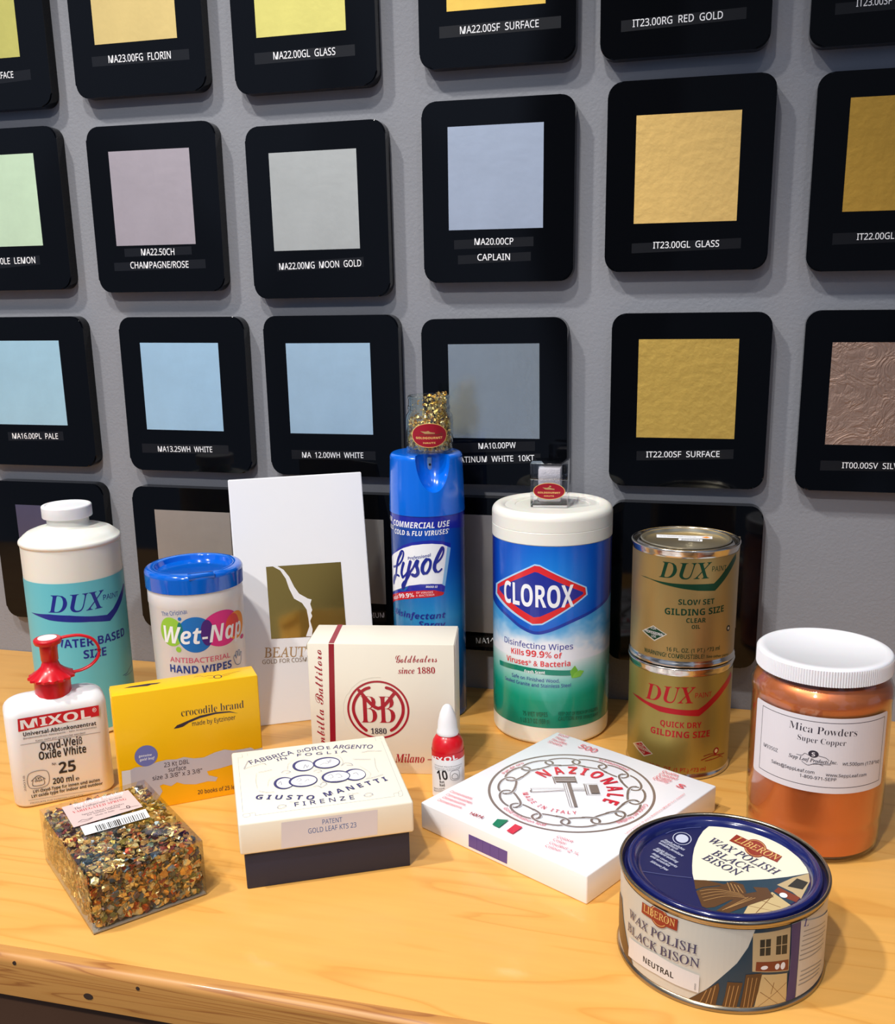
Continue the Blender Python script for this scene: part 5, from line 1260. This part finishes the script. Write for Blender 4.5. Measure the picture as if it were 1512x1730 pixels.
# acrylic cube on the canister
t = thing('acrylic_cube', 'clear acrylic cube pot of silver flakes with oval red label on canister lid', 'pot', (.1335, -.0735, .2073), math.radians(4.4))
ACR = clear('clear_acrylic', (.96, .96, .99), .02, 2.2)
s = .0318
def hollow(z0, z1, w):
    bm = box(0, s, 0, s, z0, z1, .0006)
    return box(w, s - w, w, s - w, z0 + .0035, z1 - .0004, .0004, bm=bm)
obj('pot_base', hollow(0, .0238, .0058), ACR, t)
bm = box(-.0003, s + .0003, -.0003, s + .0003, .0240, .0382, .0007)
obj('pot_lid', box(.0058, s - .0058, .0058, s - .0058, .0242, .0340, .0004, bm=bm), ACR, t)
fo = obj('silver_flakes', box(.0062, s - .0062, .0062, s - .0062, .0038, .0330, .0012), mat('silver_powder', (236, 232, 228), .5, metal=.1, bump=.8, bscale=700, var=.12, vscale=300), None)
fo.location = (.1335, -.0735, .2073); fo.rotation_euler = (0, 0, math.radians(4.4))
tag(fo, 'fine silver flakes filling the middle of the clear acrylic cube', 'silver flakes', kind='stuff')
p = Print(); p.ell('gold1', 16.3, 14.3, 13.8, 7.3); p.ell('dred', 16.3, 14.3, 13.3, 6.9)
p.text('GOLDGOURMET', 'sb', 'gold1', 6.5, 12.3, 26.0, 12.3, 1.5); p.text('HAUTE', 'sb', 'gold1', 12.0, 9.6, 20.5, 9.6, 1.1)
p.poly('bronze', [(10.5, 17.6), (14.5, 17.2), (16, 18), (18, 17), (21, 16.5), (21, 15.6), (13, 15.8)]); p.ell('bronze', 17.2, 18.6, 1, .6)
p.on_plane('label', INKS, t, (0, -.0002, 0))

# little red colourant bottle
t = thing('dropper_bottle', 'tiny red bottle with pointed white cap beside the cream carton', 'bottle', (.0935, -.2162, 0))
obj('body', lathe([(0, .0005), (.0118, 0), (.0126, .0010), (.0127, .0400)] + [(.0126, .0440), (.0118, .0480), (.0098, .0515), (.0075, .0535), (.006, .0545), (0, .0545)], 48), REDP, t)
obj('pointed_cap', lathe([(0, .0535), (.0084, .0535), (.0087, .0542), (.0086, .0560), (.0078, .0580), (.0074, .0640), (.0058, .0710), (.0036, .0760), (.0018, .0776), (0, .0779)], 48), WHITEP, t)
p = Print(); p.poly('white', [(-39, 2), (39, 2), (39, 36.2), (-39, 36.2)]); p.poly('mred', [(-39, 35.8), (39, 35.8), (39, 41), (-39, 41)])
p.ops([o for o in LAB['red'] if o[0] != 'P']).on_cyl('label', INKS, t, .01285, -75)

# two stacked pint cans
TIN = mat('bright_tin', (206, 200, 190), .16, metal=1.0)
def pint(name_lab, z0, col, ops, loc, sticker=False):
    t = thing('paint_can', name_lab, 'can', (loc[0], loc[1], z0), 0, 'stacked gilding size cans')
    obj('can_body', lathe([(0, .003), (.0385, .003), (.0400, .0008), (.0418, 0), (.0429, .0008), (.0431, .0024), (.0424, .0038), (.0420, .0046), (.0420, .0905), (.0424, .0918), (.0430, .0935), (.0434, .0952)] + arc(.0422, .0955, .0013, 0, 180, 6) + [(.0402, .0935), (.0396, .0938), (.0372, .0955), (.0362, .0957), (.0360, .0930), (0, .0930)]), TIN, t)
    obj('lid', lathe([(0, .0931), (.0357, .0931), (.0357, .0958), (.0362, .0966), (.0352, .0972), (.0342, .0968), (.0336, .0945), (.0325, .0938), (0, .0938)][::-1]), mat('lid_tin', (196, 188, 166), .3, metal=.9), t)
    p = Print(); r = 42.4
    p.grid(-r * math.pi, r * math.pi, 5.5, 90, 3, 42, lambda u, v: col, .02); p.h = .06
    L = []
    for o in ops:
        if o[0] == 'T': L.append(o[:5] + (o[5] - z0 * 1000,) + (o[6], o[7] - z0 * 1000, o[8]))
        elif o[0] == 'P': L.append(('P', o[1], [(a, b - z0 * 1000) for a, b in o[2]]))
        elif o[0] == 'S': L.append(('S', o[1], o[2], [(a, b - z0 * 1000) for a, b in o[3]]))
        elif o[0] == 'E': L.append(('E', o[1], o[2], o[3] - z0 * 1000, o[4], o[5]))
    p.ops(L).on_cyl('label', INKM, t, .0421, -88.5)
    if sticker:
        q = Print(); q.h = .1
        q.poly('white', [(-24.5, 19.1), (20.6, 20), (20.8, 11), (-23.7, 8)]); q.poly('orange', [(12, 15.5), (16, 19), (19.5, 15.5), (16, 12.2)]); q.poly('white', [(-6, 8.5), (13, 8.5), (13, 0.5), (-6, 1.5)])
        q.text('2005901', 'sb', 'ink', -4, 2.8, 11, 2.2, 4)
        q.text('16 OZ GILDING SIZE CLEAR OIL', 'sans', 'grey', -22, 13, 8, 14, 2)
        q.on_plane('sticker', INK, t, (0, 0, .0939), (1, 0, 0), (0, 1, 0))
    return t
PX = (.2675, -.1085)
pint('olive gold pint can with red lettering, lower of the two stacked cans', 0, (164, 146, 78), LAB['pinl'], PX)
pint('brownish gold pint can with dark green lettering, stacked on top of the other', .0973, (174, 146, 90), LAB['pinu'], PX, True)

# jar of copper powder
jc = (.3686, -.2135)
t = thing('powder_jar', 'wide clear jar of copper powder with white ribbed lid and white label', 'jar', (jc[0], jc[1], 0))
outer = [(0, .0015), (.036, .0015), (.038, 0), (.0405, .0006)] + arc(.0398, .0065, .0062, -75, 0, 5) + [(.0464, .0200), (.0461, .0228), (.0466, .0255), (.0474, .0300), (.0474, .1120), (.0480, .1150), (.0478, .1195), (.0460, .1240), (.0440, .1262), (.0430, .1285), (.0428, .1330)]
obj('clear_wall', lathe(outer + [(r - .0005, z) for r, z in outer[::-1] if r > .0405 and z > .004] + [(.036, .0021), (0, .0021)], 128), clear('jar_plastic', (.98, .97, .96), .06, 1.1), t)
inner = [(max(0, r - .0012), max(z, .0056)) for r, z in outer if z < .127] + [(.0415, .1275), (0, .1290)]
cp = obj('copper_powder', lathe(inner, 96), mat('copper_mica_powder', (222, 128, 74), .38, metal=.6, coat=.2, var=.1, vscale=30), None)
cp.location = (jc[0], jc[1], 0)
tag(cp, 'shimmering copper powder filling the clear jar with the white ribbed lid', 'powder', kind='stuff')
n = 160
bm = bmesh.new(); lp_ = [(0, .1312), (.0445, .1312), (.0452, .1316), (.0452, .1425)] + arc(.0437, .1425, .0015, 10, 80, 3) + [(.0405, .1444), (.0398, .1438), (0, .1438)]
lathe(lp_, n * 2, bm)
for v in bm.verts:
    q = Vector((v.co.x, v.co.y)); 
    if q.length > .0447 and v.co.z < .1428:
        i = round(math.atan2(q.y, q.x) / (2 * math.pi) * n * 2); k = 1 + (.014 if i % 2 else 0); v.co.x *= k; v.co.y *= k
obj('lid', bm, mat('white_lid_plastic', (236, 236, 240), .4, sss=.1), t, 60)
p = Print(); p.poly('label', [(x + 1.5, y) for x, y in [(a, b + 83) for a, b in rrect(105, 55, 2.5, 5)]])
p.stroke('ink2', .45, [(-43, 60), (50, 60), (50, 107), (-43, 107), (-43, 60)], False)
p.ops([o for o in LAB['jar'] if o[0] != 'P']).on_cyl('label', INK, t, .0475, -96)

# round wax tin
t = thing('wax_tin', 'low round tin with dark blue lid and cream label showing a dining room', 'tin', (.3039, -.3706, 0))
obj('can_body', lathe([(0, .003), (.0570, .003), (.0590, .0006), (.0604, 0), (.0612, .0006), (.0615, .0018), (.0611, .0030), (.0601, .0038), (.0600, .0535), (.0606, .0548), (.0612, .0556)] + arc(.0603, .0572, .0012, -20, 180, 7) + [(.0588, .0540), (.0580, .0535), (0, .0535)]), mat('dull_tin', (172, 160, 140), .25, metal=1.0), t)
NAVYL = mat('navy_enamel', (20, 28, 92), .18, coat=.6)
lid = obj('lid', lathe([(0, .0542), (.0497, .0542), (.0504, .0560), (.0515, .0576), (.0530, .0583)] + arc(.0548, .0566, .0020, 110, -10, 6) + [(.0572, .0548), (.0588, .0540)][::1] + [(.0588, .0530), (0, .0530)]), NAVYL, t)
p = Print(); p.ell('wnavybg', 0.3, 1.0, 49.0, 48.0, 72); p.ops(LAB['wlt'])
for v in p.bm.verts:
    q = Vector((v.co.x - .3, v.co.y - 1.0))
    if q.length > 49.2: q = q.normalized() * 49.2; v.co.x, v.co.y = q.x + .3, q.y + 1.0
p.on_plane('lid_label', INKS, lid, (0, 0, .0542), (1, 0, 0), (0, 1, 0))
p = Print(); r = 60.2; p.grid(-r * math.pi, r * math.pi, 4.2, 53.3, 3, 25, lambda u, v: PAL['beigew'], .02); p.h = .06
p.ops(LAB['wax'])
for v in p.bm.verts: v.co.y = max(4.3, min(53.2, v.co.y))
p.on_cyl('label', INKS, t, .0601, -91.4)
bpy.data.objects.remove(_to)
